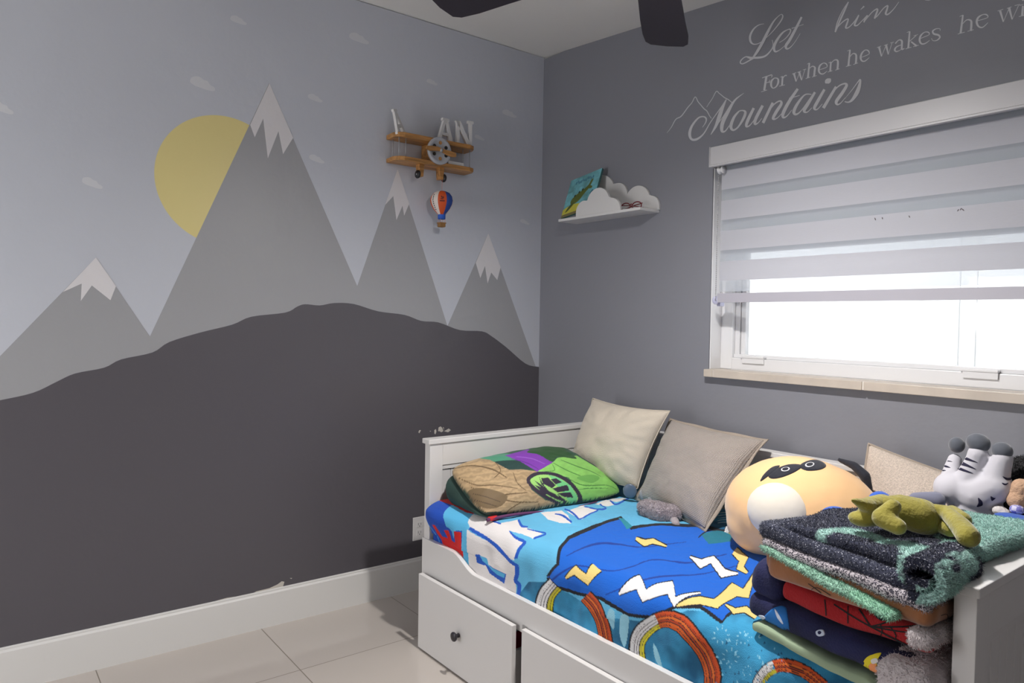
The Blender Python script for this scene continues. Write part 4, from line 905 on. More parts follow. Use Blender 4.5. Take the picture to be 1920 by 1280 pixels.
# pillow in a printed case, propped against the left end board
PA = [np.array(p) for p in ((.612, -.988, .730), (.612, -.365, .752), (.925, -.262, .592), (.895, -1.0, .597))]
pc = sum(PA)/4; pe1 = (PA[1]-PA[0]); pe1 /= np.linalg.norm(pe1); pn = np.cross(pe1, PA[3]-PA[0]); pn /= np.linalg.norm(pn); pn = pn if pn[2] > 0 else -pn; pe2 = np.cross(pn, pe1)
flatp = lambda px, py: (px, py)
def case_art(V):
    global U, V_, ART
    d_ = V-CP; w_ = d_ @ _fw; U = 960+CAM_F*(d_ @ _r)/w_; V_ = 640-CAM_F*(d_ @ _u)/w_; ART = np.zeros((len(U), 3)); ART[:] = lin((34, 78, 60)); T = flatp
    nz = fbm(U*.09, V_*.14, 3)
    P = lambda pts, c, s=False: paintU(cF, pts, c, s, T); S_ = lambda pts, c: lineU(cF, 5.053, pts, c, 6, T)
    P([(480, 140), (760, 100), (900, 160), (700, 200), (560, 190)], (72, 144, 114), True); P([(600, 190), (860, 165), (1000, 240), (760, 260)], (26, 60, 56), True)
    P([(740, 120), (960, 60), (1210, 175), (1050, 275), (880, 170)], (124, 54, 170)); S_([(850, 130, 6), (1000, 150, 8), (1120, 200, 5)], (150, 90, 195)); S_([(800, 150, 4), (950, 190, 10), (1060, 250, 5)], (96, 40, 140))
    m = P([(150, 260), (230, 170), (380, 130), (600, 160), (780, 255), (900, 250), (1050, 270), (960, 340), (990, 440), (1120, 540), (1400, 620), (1130, 720), (700, 760), (500, 670), (380, 580), (420, 470), (290, 430), (190, 400)], (172, 146, 110))
    gx = np.sin((V_[m]*1.1+U[m]*.18)*.62+6*nz[m]); ART[m] *= (1+.16*gx)[:, None]
    for st in ([(230, 250, 6), (420, 215, 10), (620, 250, 14), (760, 330, 8)], [(300, 330, 6), (470, 400, 12), (640, 400, 10), (860, 430, 6)], [(420, 420, 8), (600, 500, 16), (820, 480, 12), (960, 470, 6)], [(500, 560, 6), (700, 540, 12), (860, 560, 12), (1060, 560, 6)], [(700, 700, 5), (800, 620, 10), (900, 560, 8)], [(960, 700, 5), (1060, 640, 9), (1060, 570, 7)], [(640, 170, 4), (700, 260, 9), (640, 330, 7)], [(820, 280, 5), (860, 380, 10), (940, 450, 6)]): S_(st, (104, 82, 54))
    P([(400, 450), (560, 430), (760, 500), (700, 600), (560, 620), (430, 560)], (112, 92, 64), True)
    for st in ([(430, 480, 5), (560, 510, 8), (700, 560, 5)], [(450, 540, 5), (560, 570, 8), (660, 600, 5)]): S_(st, (70, 54, 36))
    m = P([(1050, 270), (1190, 190), (1240, 140), (1420, 120), (1950, 430), (1950, 540), (1560, 600), (1360, 650), (1470, 520), (1350, 330), (1150, 280)], (134, 196, 96)); ART[m] *= (1+.25*nz[m])[:, None]
    P([(950, 85), (1100, 20), (1260, 10), (1330, 80), (1420, 150), (1240, 130), (1190, 180), (1060, 110)], (36, 80, 40), True)
    for st in ([(1200, 190, 5), (1330, 260, 9), (1500, 330, 6)], [(1270, 160, 5), (1420, 220, 10), (1560, 270, 7), (1650, 320, 4)], [(1330, 330, 4), (1480, 400, 10), (1700, 400, 6), (1800, 440, 4)], [(1440, 440, 4), (1560, 430, 8), (1720, 430, 4)], [(1190, 200, 4), (1210, 260, 8), (1120, 270, 5)]): S_(st, (74, 134, 58))
    P([(1420, 330), (1560, 300), (1640, 330), (1560, 380)], (104, 166, 78), True)
    P([(945, 360), (1000, 290), (1120, 272), (1260, 298), (1390, 385), (1475, 515), (1450, 590), (1340, 612), (1200, 565), (1040, 470)], (44, 34, 54), True)
    P([(982, 365), (1030, 315), (1120, 300), (1240, 325), (1360, 405), (1430, 510), (1410, 570), (1335, 582), (1210, 535), (1070, 448)], (156, 210, 112), True)
    P([(1150, 300), (1250, 330), (1365, 405), (1430, 510), (1410, 565), (1360, 575), (1300, 480)], (112, 200, 130))
    for b_ in ([(1082, 335), (1150, 328), (1222, 400), (1188, 430), (1110, 390)], [(1175, 345), (1228, 336), (1282, 372), (1222, 392)], [(1190, 432), (1330, 397), (1352, 450), (1242, 470)], [(1240, 480), (1362, 465), (1392, 520), (1300, 512)],
               [(1020, 395), (1110, 430), (1210, 480), (1330, 560), (1345, 577), (1220, 530), (1090, 465)], [(1015, 350), (1090, 400), (1180, 470), (1090, 430)], [(1065, 320), (1110, 400), (1160, 460), (1085, 390)], [(1230, 480), (1300, 530), (1350, 572), (1290, 550)]): P(b_, (44, 34, 54))
    P([(480, 660), (700, 650), (920, 700), (880, 760), (620, 760)], (28, 56, 46)); return ART
m_case = art_mat('printed_cotton', rough=.7, sheen=.1, bump=.08, bscale=300)
pl = cushion('pillow', 'bed pillow in a green, tan and purple printed case leaning on the left end board', 'pillow', [PA[0], PA[1], PA[2], PA[3]], .19, m_case, n=230, inset=.01, wr=.006, seed=11, art=case_art, corners=.09)
bm = bmesh.new(); softbox(bm, [(.600, -1.008, .583), (.895, -.998, .583), (.915, -.275, .583), (.600, -.37, .583), (.598, -.995, .722), (.86, -.985, .612), (.885, -.285, .612), (.598, -.385, .728)], (16, 30, 8), .42, .006, 9, 4)
bm.transform(Matrix.Translation(-Vector(pc))); obj('pillow_side', bm, mat('dark_green_cotton', (34, 62, 56), rough=.75, var=.35, vscale=9), pl)
bm = bmesh.new(); e0 = [PA[3]+(PA[2]-PA[3])*t+np.array([.012*math.sin(t*PI), 0, -.012+.006*math.sin(t*9)]) for t in np.linspace(.02, .75, 14)]
tube(bm, [tuple(p-pc) for p in e0], [.007-.004*i/13 for i in range(14)], 8); obj('hem', bm, mat('purple_hem', (96, 50, 92), rough=.8), pl)
bm = bmesh.new(); p_ = PA[3]+(PA[2]-PA[3])*.06-pc; box(bm, -.012, .008, -.02, .022, -.016, -.002, .004); bm.transform(Matrix.Translation(p_)); obj('care_tag', bm, mat('red_tag', (206, 40, 44), rough=.7), pl)

# ================================================================== SOFT TOYS AND FOLDED BLANKETS
def pile(host, count, ln, mt, name='pile', seed=1, wd=.0011, droop=.3):
    """short tufts rooted all over a cloth or plush skin"""
    bpy.context.view_layer.update(); e = host.evaluated_get(bpy.context.evaluated_depsgraph_get()); me = e.to_mesh(); me.calc_loop_triangles()
    nt_ = len(me.loop_triangles); co = np.zeros(len(me.vertices)*3); me.vertices.foreach_get('co', co); co = co.reshape(-1, 3)
    tr = np.zeros(nt_*3, int); me.loop_triangles.foreach_get('vertices', tr); tr = tr.reshape(-1, 3); e.to_mesh_clear()
    A_, B_, C_ = co[tr[:, 0]], co[tr[:, 1]], co[tr[:, 2]]; cr = np.cross(B_-A_, C_-A_); ar = np.linalg.norm(cr, axis=1)+1e-12
    r_ = np.random.RandomState(seed); t = r_.choice(nt_, count, p=ar/ar.sum()); a = r_.rand(count, 1); b = r_.rand(count, 1); f = (a+b) > 1; a[f] = 1-a[f]; b[f] = 1-b[f]
    P = A_[t]+(B_-A_)[t]*a+(C_-A_)[t]*b; n_ = (cr/ar[:, None])[t]; s1 = r_.randn(count, 3); s1 -= n_*(s1*n_).sum(1)[:, None]; s1 /= np.linalg.norm(s1, axis=1)[:, None]; s2 = np.cross(n_, s1)
    tip = P+(n_+s1*r_.uniform(-.9, .9, (count, 1))+np.array([0, 0, -droop]))*ln*r_.uniform(.6, 1.2, (count, 1))
    V = np.concatenate([P+s1*wd-n_*.001, P-s1*wd*.5+s2*wd*.87-n_*.001, P-s1*wd*.5-s2*wd*.87-n_*.001, tip]); k = np.arange(count)
    F = np.concatenate([np.c_[k, k+count, k+3*count], np.c_[k+count, k+2*count, k+3*count], np.c_[k+2*count, k, k+3*count]])
    m2 = bpy.data.meshes.new(name); m2.from_pydata(V.tolist(), [], F.tolist()); o = link(name, m2, mt, host); o['kind'] = 'stuff'; return o
def blob(name, parts, mt, parent, c0=(0, 0, 0), vox=.006, it=6, disp=0, dscale=.03):
    bm = bmesh.new()
    for p in parts:
        if p[0] == 'c': capsule(bm, p[1], p[2], p[3], p[4])
        else: ellipsoid(bm, p[1], p[2], p[3] if len(p) > 3 else None)
    bm.transform(Matrix.Translation(-Vector(c0))); return fuse(obj(name, bm, mt, parent, True), vox, it, disp, dscale)
def rot(x=0, y=0, z=0): return (Matrix.Rotation(math.radians(z), 3, 'Z') @ Matrix.Rotation(math.radians(y), 3, 'Y') @ Matrix.Rotation(math.radians(x), 3, 'X'))
V3 = lambda q: tuple(float(t) for t in q)

# tan dog pillow
m_tan = mat('tan_plush', (240, 194, 140), rough=.85, sheen=.3, bump=.12, bscale=18); m_crm = mat('cream_plush', (226, 218, 204), rough=.85, sheen=.3, bump=.1, bscale=16)
m_inkp = mat('midnight_plush', (24, 27, 40), rough=.85, sheen=.2, bump=.2, bscale=120)
pgc = (1.785, -.405, .738); pug = thing('plush_pillow', 'round tan dog plush pillow with cream muzzle and dark eye patches lying on its back', 'plush toy', (pgc[0], pgc[1], .575))
hb = blob('body', [('e', pgc, (.232, .195, .168), rot(y=-6)), ('e', (pgc[0]+.05, pgc[1]+.02, pgc[2]-.005), (.2, .2, .160)), ('e', (pgc[0]-.085, pgc[1]-.04, pgc[2]-.055), (.115, .13, .108))], m_tan, pug, (pgc[0], pgc[1], .575), .009, 10)
def surf(host, px, py):
    bpy.context.view_layer.update(); e = host.evaluated_get(bpy.context.evaluated_depsgraph_get()); me = e.to_mesh(); mw = host.matrix_world
    bv_ = BVHTree.FromPolygons([mw @ v.co for v in me.vertices], [tuple(p.vertices) for p in me.polygons]); e.to_mesh_clear(); h, n_, _, _ = bv_.ray_cast(Vector(CP), Vector(ray(px, py)).normalized()); return h, n_
mh, mn = surf(hb, 1450, 958); mc = mh-mn*.036; mq = mn.to_track_quat('Z', 'Y').to_matrix()
mzz = blob('muzzle', [('e', tuple(mc), (.098, .086, .064), mq)], m_crm, pug, (pgc[0], pgc[1], .575), .006, 3)
ea = [V3(at(*p, 1, -.30)) for p in ((1574, 862), (1602, 873), (1622, 892), (1630, 920))]
blob('ear', [('c', ea[0], .008, ea[1], .014), ('c', ea[1], .014, ea[2], .017), ('c', ea[2], .017, ea[3], .012)], m_inkp, pug, (pgc[0], pgc[1], .575), .005, 5)
ea = [V3(at(*p, 1, -.30)) for p in ((1655, 862), (1648, 870))]
decal('eye_patch', hb, [(1499, 874), (1512, 865), (1530, 862), (1545, 868), (1548, 875), (1535, 881), (1512, 882)], m_inkp, pug)
decal('eye_patch', hb, [(1441, 891), (1456, 879), (1478, 871), (1499, 871), (1503, 876), (1488, 886), (1465, 895), (1447, 897)], m_inkp, pug)
decal('nose_patch', hb, [(1426, 902), (1433, 889), (1448, 876), (1462, 873), (1455, 881), (1440, 893)], m_inkp, pug)
m_wthr = mat('white_thread', (225, 225, 228), rough=.6)
for cx_, cy_, rx_, ry_ in ((1518, 872.5, 8.5, 4.3), (1473, 881, 8, 3.8)):
    def el(k_): return [(cx_+rx_*k_*math.cos(a), cy_+ry_*k_*math.sin(a)-rx_*k_*.12*math.cos(a)) for a in np.linspace(0, 2*PI, 11)[:-1]]
    decal('eye_ring', hb, el(1), m_wthr, pug, .004, .0005); decal('pupil', hb, el(.72), m_inkp, pug, .005, .001)

# zebra
zb = thing('plush_zebra', 'white plush zebra with dark stripes lying on its back, grey hooves in the air', 'plush toy', (2.28, -.33, .575)); m_zw = mat('zebra_white', (200, 198, 206), rough=.8, sheen=.3); m_zg = mat('hoof_grey', (84, 88, 98), rough=.8, sheen=.5); m_zs = mat('stripe_navy', (28, 26, 56), rough=.8)
Zp = lambda x, y, d=-.36: V3(at(x, y, 1, d)); Z0 = (2.28, -.33, .575)
zbody = blob('body', [('e', Zp(1788, 915), (.050, .05, .046)), ('c', Zp(1790, 912), .038, Zp(1835, 928), .052), ('c', Zp(1835, 928), .05, Zp(1868, 912), .042), ('e', Zp(1835, 960, -.33), (.075, .07, .07)), ('e', (2.27, -.31, .68), (.085, .08, .105)),
    ('c', Zp(1783, 900, -.33), .03, Zp(1790, 862, -.31), .019), ('c', Zp(1812, 905), .034, Zp(1830, 862), .025), ('c', Zp(1830, 862), .025, Zp(1834, 850), .026), ('c', Zp(1862, 915), .036, Zp(1876, 872), .027), ('c', Zp(1876, 872), .027, Zp(1880, 860), .025)], m_zw, zb, Z0, .005, 5)
for x_, y_, r_, d_, a_ in ((1794, 834, (.021, .02, .023), -.31, 0), (1834, 830, (.030, .024, .026), -.36, 14), (1879, 845, (.0255, .022, .0235), -.36, 8)): blob('hoof', [('e', Zp(x_, y_, d_), r_, rot(y=a_))], m_zg, zb, Z0, .004, 3)
F7z = lambda X, Y: (1740+X/7.111, 800+Y/7.111)
for p in ([(478, 432), (490, 408), (515, 405), (660, 475), (560, 455)], [(432, 505), (450, 475), (480, 472), (640, 565), (520, 530)], [(395, 565), (410, 545), (440, 545), (600, 618), (500, 600)], [(262, 460), (275, 450), (325, 465)], [(222, 535), (235, 512), (300, 545)], [(195, 588), (205, 574), (240, 582)],
          [(995, 660), (1060, 680), (1125, 670), (1100, 705), (1045, 708)], [(985, 745), (1030, 757), (1070, 745), (1040, 775), (1005, 770)], [(668, 945), (720, 990), (728, 1040), (690, 1060), (650, 1062), (672, 1010)], [(835, 925), (880, 945), (900, 950), (850, 985)]):
    decal('stripe', zbody, [F7z(*q) for q in p], m_zs, zb, .0008, .0006, 3)
blob('mane', [('c', V3(at(1716, 934, 1, -.45)), .018, V3(at(1755, 938, 1, -.42)), .026), ('e', (2.14, -.36, .70), (.04, .05, .12))], mat('mane_grey', (120, 122, 142), rough=.85, sheen=.4), zb, Z0, .006, 5)

# black dog with a tan muzzle at the frame's edge
bd = thing('plush_dog', 'shaggy black plush dog with tan face in the back right corner of the daybed', 'plush toy', (2.39, -.24, .575)); B0 = (2.39, -.24, .575)
m_blk = mat('black_fur', (16, 15, 20), rough=.9, sheen=.15, bump=.6, bscale=140)
bb = blob('body', [('e', (2.385, -.24, .74), (.082, .11, .165)), ('e', (2.375, -.24, .90), (.085, .09, .085)), ('e', V3(at(1875, 895, 1, -.26)), (.05, .05, .06)), ('e', V3(at(1880, 940, 1, -.30)), (.05, .05, .06))], m_blk, bd, B0, .008, 4, .01, .02)
pile(bb, 9000, .009, m_blk, 'fur', 3)
blob('face', [('e', V3(at(1916, 918, 1, -.36)), (.026, .026, .030)), ('e', V3(at(1907, 938, 1, -.37)), (.024, .024, .024)), ('e', V3(at(1900, 925, 1, -.36)), (.014, .02, .018))], mat('tan_fur', (196, 160, 132), rough=.9, bump=.5, bscale=160), bd, B0, .004, 4, .004, .01)
blob('paw', [('e', V3(at(1874, 957, 1, -.38)), (.017, .02, .014)), ('e', V3(at(1884, 962, 1, -.38)), (.014, .02, .012))], mat('white_fur', (214, 208, 206), rough=.9, bump=.4, bscale=160), bd, B0, .004, 3)
m_pl = mat('lilac_plaid', (150, 150, 205), rough=.7); ck = N(m_pl, 'ShaderNodeTexChecker'); ck.inputs['Scale'].default_value = 90; ck.inputs[1].default_value = (*lin((126, 124, 196)), 1); ck.inputs[2].default_value = (*lin((208, 206, 232)), 1); t_ = N(m_pl, 'ShaderNodeTexCoord'); L(m_pl, t_.outputs['Object'], ck.inputs[0]); L(m_pl, ck.outputs[0], m_pl.node_tree.nodes['Principled BSDF'].inputs['Base Color'])
blob('scarf', [('e', V3(at(1907, 955, 1, -.39)), (.018, .016, .013))], m_pl, bd, B0, .004, 3)

# blue plush squeezed between the dog pillow and the folded blankets
m_blu = mat('royal_blue_plush', (10, 84, 190), rough=.8, sheen=.4, bump=.15, bscale=150)
bt = thing('plush_toy', 'royal blue plush toy mostly hidden between the tan dog pillow and the folded blankets', 'plush toy', (2.045, -.72, .575)); T0 = (2.045, -.72, .575)
e1, e2 = V3(at(1566, 964, 0, 2.07)), V3(at(1650, 938, 0, 2.10))
blob('body', [('e', (2.04, -.70, .70), (.04, .08, .125)), ('e', e1, (.04, .035, .022), rot(z=-40, y=-10)), ('c', (2.04, -.70, .76), .03, e1, .018), ('c', (2.05, -.62, .76), .03, e2, .022), ('e', e2, (.03, .035, .026))], m_blu, bt, T0, .006, 5)
o = blob('blue_pouch', [('e', V3(at(1900, 970, 1, -.42)), (.045, .04, .008), rot(z=10)), ('c', (2.40, -.42, .80), .03, (2.41, -.42, .62), .035)], m_blu, None, (2.40, -.42, .575), .006, 4); o.location = (2.40, -.42, .575); tag(o, 'flat royal blue cloth edge below the black plush dog, behind the fuzzy throw', 'cloth')

# grey elephant beside the woven cushion
m_gf = mat('grey_fur', (160, 150, 155), rough=.9, sheen=.4, bump=.6, bscale=130, var=.15, vscale=30)
ge = thing('plush_elephant', 'small shaggy grey plush animal lying against the woven cushion', 'plush toy', (1.17, -.40, .578)); G0 = (1.17, -.40, .578)
Gp = lambda x, y, z: V3(at(x, y, 2, z))
gb = blob('body', [('c', Gp(1213, 952, .610), .034, Gp(1238, 960, .612), .040), ('c', Gp(1238, 960, .612), .038, Gp(1262, 963, .608), .035), ('e', Gp(1207, 950, .603), (.026, .024, .024))], m_gf, ge, G0, .005, 4, .006, .015)
pile(gb, 7000, .006, m_gf, 'fur', 5)
for a_, b_ in ((Gp(1258, 966, .597), Gp(1268, 982, .588)), (Gp(1272, 966, .597), Gp(1286, 972, .590))): blob('paw', [('c', a_, .019, b_, .015)], m_gf, ge, G0, .0035, 3)
blob('head', [('e', Gp(1214, 926, .618), (.032, .035, .036)), ('e', Gp(1228, 936, .612), (.03, .03, .03))], mat('grey_plush', (140, 138, 142), rough=.9, sheen=.5, bump=.4, bscale=150), ge, G0, .005, 4)
blob('ear', [('e', Gp(1181, 920, .625), (.030, .010, .032), rot(z=35, x=10))], mat('slate_satin', (84, 98, 118), rough=.35, sheen=.3), ge, G0, .003, 2)

# ---- the stack of folded blankets at the right end
def fslab(bm, xl, xr, yfl, yfr, z0, z1, back=-.5, xbl=None, n=(34, 26, 7), rnd=.42, amp=.007, fs=7, seed=0, tilt=0, zr=0, mi=0):
    xbl = xl+.10 if xbl is None else xbl
    softbox(bm, [(xl, yfl, z0), (xr, yfr, z0+zr), (xr, back, z0+zr), (xbl, back, z0), (xl, yfl, z1), (xr, yfr, z1+zr), (xr, back, z1+zr+tilt), (xbl, back, z1+tilt)], n, rnd, amp, fs, seed, mi)
def stack_item(name, label, loc, bm, mt, cat='blanket'):
    bm.transform(Matrix.Translation(-Vector(loc))); o = obj(name, bm, mt); o.location = loc; return tag(o, label, cat)
SL0 = (2.25, -.8, .575)
m_sage = mat('sage_sheet', (150, 168, 140), rough=.85, bump=.2, bscale=30)
bm = bmesh.new(); fslab(bm, 2.02, 2.42, -.985, -1.068, .572, .596, seed=1, amp=.007, fs=9, rnd=.35, n=(50, 30, 6))
stack_item('folded_sheet', 'pale sage green folded sheet at the bottom of the blanket stack', SL0, bm, m_sage)
m_wh = mat('white_fluff', (208, 198, 200), rough=.95, bump=.9, bscale=120, sheen=.3)
bm = bmesh.new(); fslab(bm, 2.36, 2.474, -1.085, -1.105, .596, .676, seed=3, amp=.006, n=(10, 26, 8), xbl=2.41, fs=20)
o = stack_item('folded_blanket', 'fluffy off-white blanket folded at the right end of the stack, against the end board', SL0, bm, m_wh); pile(o, 5000, .006, m_wh, seed=8)
m_navy = mat('navy_fleece', (12, 18, 66), rough=.85, sheen=.05, bump=.3, bscale=200, var=.3, vscale=14)
bm = bmesh.new(); fslab(bm, 1.985, 2.44, -.965, -1.072, .594, .658, seed=4, amp=.010, fs=5, zr=.012); fslab(bm, 1.985, 2.095, -.958, -.985, .645, .745, seed=6, amp=.010, xbl=2.03, n=(16, 26, 8))
nv = stack_item('folded_blanket', 'navy blue folded blanket with a blue and white printed edge, under the red blanket', SL0, bm, m_navy)
def ndec(pts, rgb, nm, host=None, par=None, lift=.0012): decal('printed_patch', host or nv, pts, mat(nm, rgb, rough=.85), par or nv, lift, .0004, 6)
E8 = lambda X, Y: (1360+X/3.4286, 920+Y/3.4286)
ndec([E8(*p) for p in ((235, 830), (300, 760), (370, 745), (400, 800), (410, 940), (330, 900), (260, 860))], (28, 106, 180), 'print_blue')
for p in ([(215, 800), (240, 800), (262, 815), (240, 822)], [(320, 760), (350, 800), (375, 850), (365, 850), (335, 812)], [(245, 850), (290, 850), (320, 890), (312, 905), (285, 870), (250, 862)], [(585, 905), (600, 895), (630, 895), (640, 925), (610, 935), (590, 925)], [(385, 860), (400, 900), (408, 935), (398, 930)]): ndec([E8(*q) for q in p], (196, 206, 226), 'print_pale', lift=.002)
ndec([E8(*q) for q in ((600, 905), (612, 903), (622, 912), (612, 922), (602, 918))], (22, 28, 74), 'print_navy', lift=.003)
ndec([E8(*p) for p in ((860, 1180), (900, 1080), (960, 1050), (1000, 1050), (975, 1100), (985, 1180), (940, 1210), (880, 1205))], (226, 206, 40), 'print_yellow')
ndec([E8(*p) for p in ((915, 1160), (935, 1110), (975, 1120), (975, 1180), (940, 1190))], (236, 150, 96), 'print_orange', lift=.002); ndec([E8(*p) for p in ((940, 1085), (975, 1075), (985, 1100), (950, 1110))], (225, 220, 214), 'print_white', lift=.002)
# red blanket with dark seams
m_red = mat('red_fleece', (156, 8, 18), rough=.85, sheen=.04, bump=.35, bscale=220)
bm = bmesh.new(); fslab(bm, 2.09, 2.466, -.985, -1.086, .664, .718, seed=9, amp=.010, fs=5, xbl=2.15, zr=.034)
rd = stack_item('folded_blanket', 'red folded fleece blanket with black lines, under the brown blanket', SL0, bm, m_red)
m_bk = mat('black_print', (18, 14, 18), rough=.85)
decal('printed_patch', rd, [E8(*q) for q in ((940, 930), (1010, 965), (1090, 1040), (1170, 1100), (1120, 1110), (1020, 1050), (930, 985))], m_bk, rd, .0012, .0004, 6)
decal('printed_patch', rd, [E8(*q) for q in ((960, 790), (1060, 800), (1100, 830), (1000, 830))], m_bk, rd, .0012, .0004, 6)
def rline(pts, w_=5):
    A_, B_ = ribbon([(*E8(x, y), w_/3.4286*(1 if len(p_) < 3 else 1)) for p_ in pts for x, y in [p_[:2]]], 3)
    bpy.context.view_layer.update(); e = rd.evaluated_get(bpy.context.evaluated_depsgraph_get()); me = e.to_mesh(); mw = rd.matrix_world
    bv_ = BVHTree.FromPolygons([mw @ v.co for v in me.vertices], [tuple(p.vertices) for p in me.polygons]); e.to_mesh_clear(); bm = bmesh.new(); prev = None; iw = rd.matrix_world.inverted()
    for a_, b_ in zip(A_, B_):
        h = [bv_.ray_cast(Vector(CP), Vector(ray(*q)).normalized()) for q in (a_, b_)]
        if h[0][0] is None or h[1][0] is None: prev = None; continue
        cur = [bm.verts.new(iw @ (t[0]+t[1]*.0015)) for t in h]
        if prev and (cur[0].co-prev[0].co).length < .03: bm.faces.new((prev[0], cur[0], cur[1], prev[1]))
        prev = cur
    if len(bm.faces) > 2: obj('printed_line', bm, m_bk, rd)
    else: bm.free()
HBX = (935, 870)
for e_ in ((400, 700), (480, 690), (700, 730), (860, 760), (560, 920), (860, 940), (1130, 800), (1330, 920), (1290, 1040), (1180, 1090), (1330, 860)): rline([HBX, ((HBX[0]+e_[0])/2+8, (HBX[1]+e_[1])/2+10), e_], 9)
for l_ in ([(640, 700), (650, 800), (640, 880)], [(790, 740), (790, 850), (800, 920)], [(520, 700), (515, 780), (520, 840)], [(400, 790), (600, 850), (780, 900), (880, 930)], [(1060, 870), (1100, 930), (1080, 1000)], [(1180, 880), (1220, 960), (1200, 1040)], [(1000, 860), (1010, 900), (1000, 930)]): rline(l_, 7)
# white wad sticking out above the red blanket
bm = bmesh.new(); softbox(bm, slab8(2.425, 2.474, -1.098, -.9, .715, .752), (8, 12, 6), .45, .006, 25, 3)
o = stack_item('folded_towel', 'off-white fluffy towel tucked beside the red blanket at the end board', (2.45, -1.0, .70), bm, m_wh); pile(o, 2500, .005, m_wh, seed=18)
# brown blanket
m_brn = mat('caramel_fleece', (146, 92, 52), rough=.85, sheen=.35, bump=.15, bscale=40, var=.16, vscale=10)
bm = bmesh.new(); fslab(bm, 2.045, 2.472, -.988, -1.100, .716, .778, seed=12, amp=.010, fs=6, xbl=2.13, zr=.034); fslab(bm, 2.03, 2.13, -.966, -1.01, .722, .790, seed=13, amp=.009, xbl=2.08, n=(12, 26, 8))
bw = stack_item('folded_blanket', 'caramel brown folded blanket between the fuzzy throw and the red blanket', SL0, bm, m_brn)
for l_ in ([(535, 595), (600, 640), (645, 680)], [(545, 640), (590, 620), (680, 670)], [(1380, 800), (1420, 790), (1430, 830)]):
    rd_, rd = rd, bw; rline(l_, 4); rd = rd_
# fuzzy throw: dark flecked wool with mint plush, folded twice and draped over the end board
def sherpa(name, dark, light, fleck, mask_scale, thr, seedv, fs_=230, ft=.62, attr=False):
    m = mat(name, dark, rough=.95, sheen=.2); nt = m.node_tree; b = nt.nodes['Principled BSDF']; tc = N(m, 'ShaderNodeTexCoord')
    mp = N(m, 'ShaderNodeMapping'); mp.inputs['Location'].default_value = seedv; mp.inputs['Scale'].default_value = mask_scale; mp.inputs['Rotation'].default_value = (0, 0, math.radians(-28)); L(m, tc.outputs['Object'], mp.inputs[0])
    n1 = N(m, 'ShaderNodeTexNoise'); n1.inputs['Scale'].default_value = 1; n1.inputs['Detail'].default_value = 3; L(m, mp.outputs[0], n1.inputs['Vector'])
    r1 = N(m, 'ShaderNodeValToRGB'); r1.color_ramp.elements[0].position = thr; r1.color_ramp.elements[1].position = thr+.03; L(m, n1.outputs['Fac'], r1.inputs[0])
    if attr: at_ = N(m, 'ShaderNodeAttribute'); at_.attribute_name = 'mask'; r1 = at_; r1o = at_.outputs['Fac']
    else: r1o = r1.outputs[0]
    n2 = N(m, 'ShaderNodeTexNoise'); n2.inputs['Scale'].default_value = fs_; n2.inputs['Detail'].default_value = 1; L(m, tc.outputs['Object'], n2.inputs['Vector'])
    r2 = N(m, 'ShaderNodeValToRGB'); r2.color_ramp.elements[0].position = ft; r2.color_ramp.elements[1].position = ft+.05; r2.color_ramp.elements[0].color = (*lin(dark), 1); r2.color_ramp.elements[1].color = (*lin(fleck), 1); L(m, n2.outputs['Fac'], r2.inputs[0])
    r3 = N(m, 'ShaderNodeValToRGB'); r3.color_ramp.elements[0].position = .4; r3.color_ramp.elements[1].position = .62; r3.color_ramp.elements[0].color = (*[v*.5 for v in lin(light)], 1); r3.color_ramp.elements[1].color = (*lin(light), 1); L(m, n2.outputs['Fac'], r3.inputs[0])
    mx = N(m, 'ShaderNodeMixRGB'); L(m, r1o, mx.inputs[0]); L(m, r2.outputs[0], mx.inputs[1]); L(m, r3.outputs[0], mx.inputs[2]); L(m, mx.outputs[0], b.inputs['Base Color']); return m
DK, MT_, FL_ = (42, 46, 66), (178, 220, 212), (188, 190, 202)
m_s1 = sherpa('throw_top', DK, MT_, FL_, (9, 4.5, 9), .53, (.3, 1.7, 0), 260, .66, True); m_s2 = sherpa('throw_front', DK, MT_, (176, 178, 190), (5, 5, 5), .70, (2, 2, 0), 300, .64); m_s3 = sherpa('throw_inside', (58, 54, 66), MT_, (184, 176, 182), (5, 5, 5), .72, (4, 1, 0), 260, .46); m_mint = sherpa('throw_hem', (120, 166, 144), (158, 204, 182), (150, 200, 172), (5, 5, 5), .4, (4, 1, 0), 240, .45)
th = thing('throw_blanket', 'fuzzy dark navy and mint throw folded on top of the blanket stack', 'blanket', SL0)
G8 = lambda X, Y: (1350+X/2.602, 788+Y/2.602)
MASK = [[tuple(at(*G8(*p), 2, .885)[:2]) for p in P] for P in ([(1170, 430), (1240, 400), (1330, 420), (1500, 480), (1700, 560), (1700, 760), (1480, 660), (1300, 700), (1230, 620), (1180, 600), (1230, 520)], [(1040, 535), (1150, 570), (1230, 600), (1170, 640), (1100, 650), (1090, 600)],
    [(370, 512), (520, 508), (650, 530), (800, 580), (900, 640), (1010, 680), (1100, 690), (1060, 650), (940, 600), (800, 545), (660, 500), (500, 490)], [(890, 340), (1010, 350), (1030, 400), (920, 400)], [(480, 560), (640, 590), (760, 640), (700, 650), (560, 610)])]
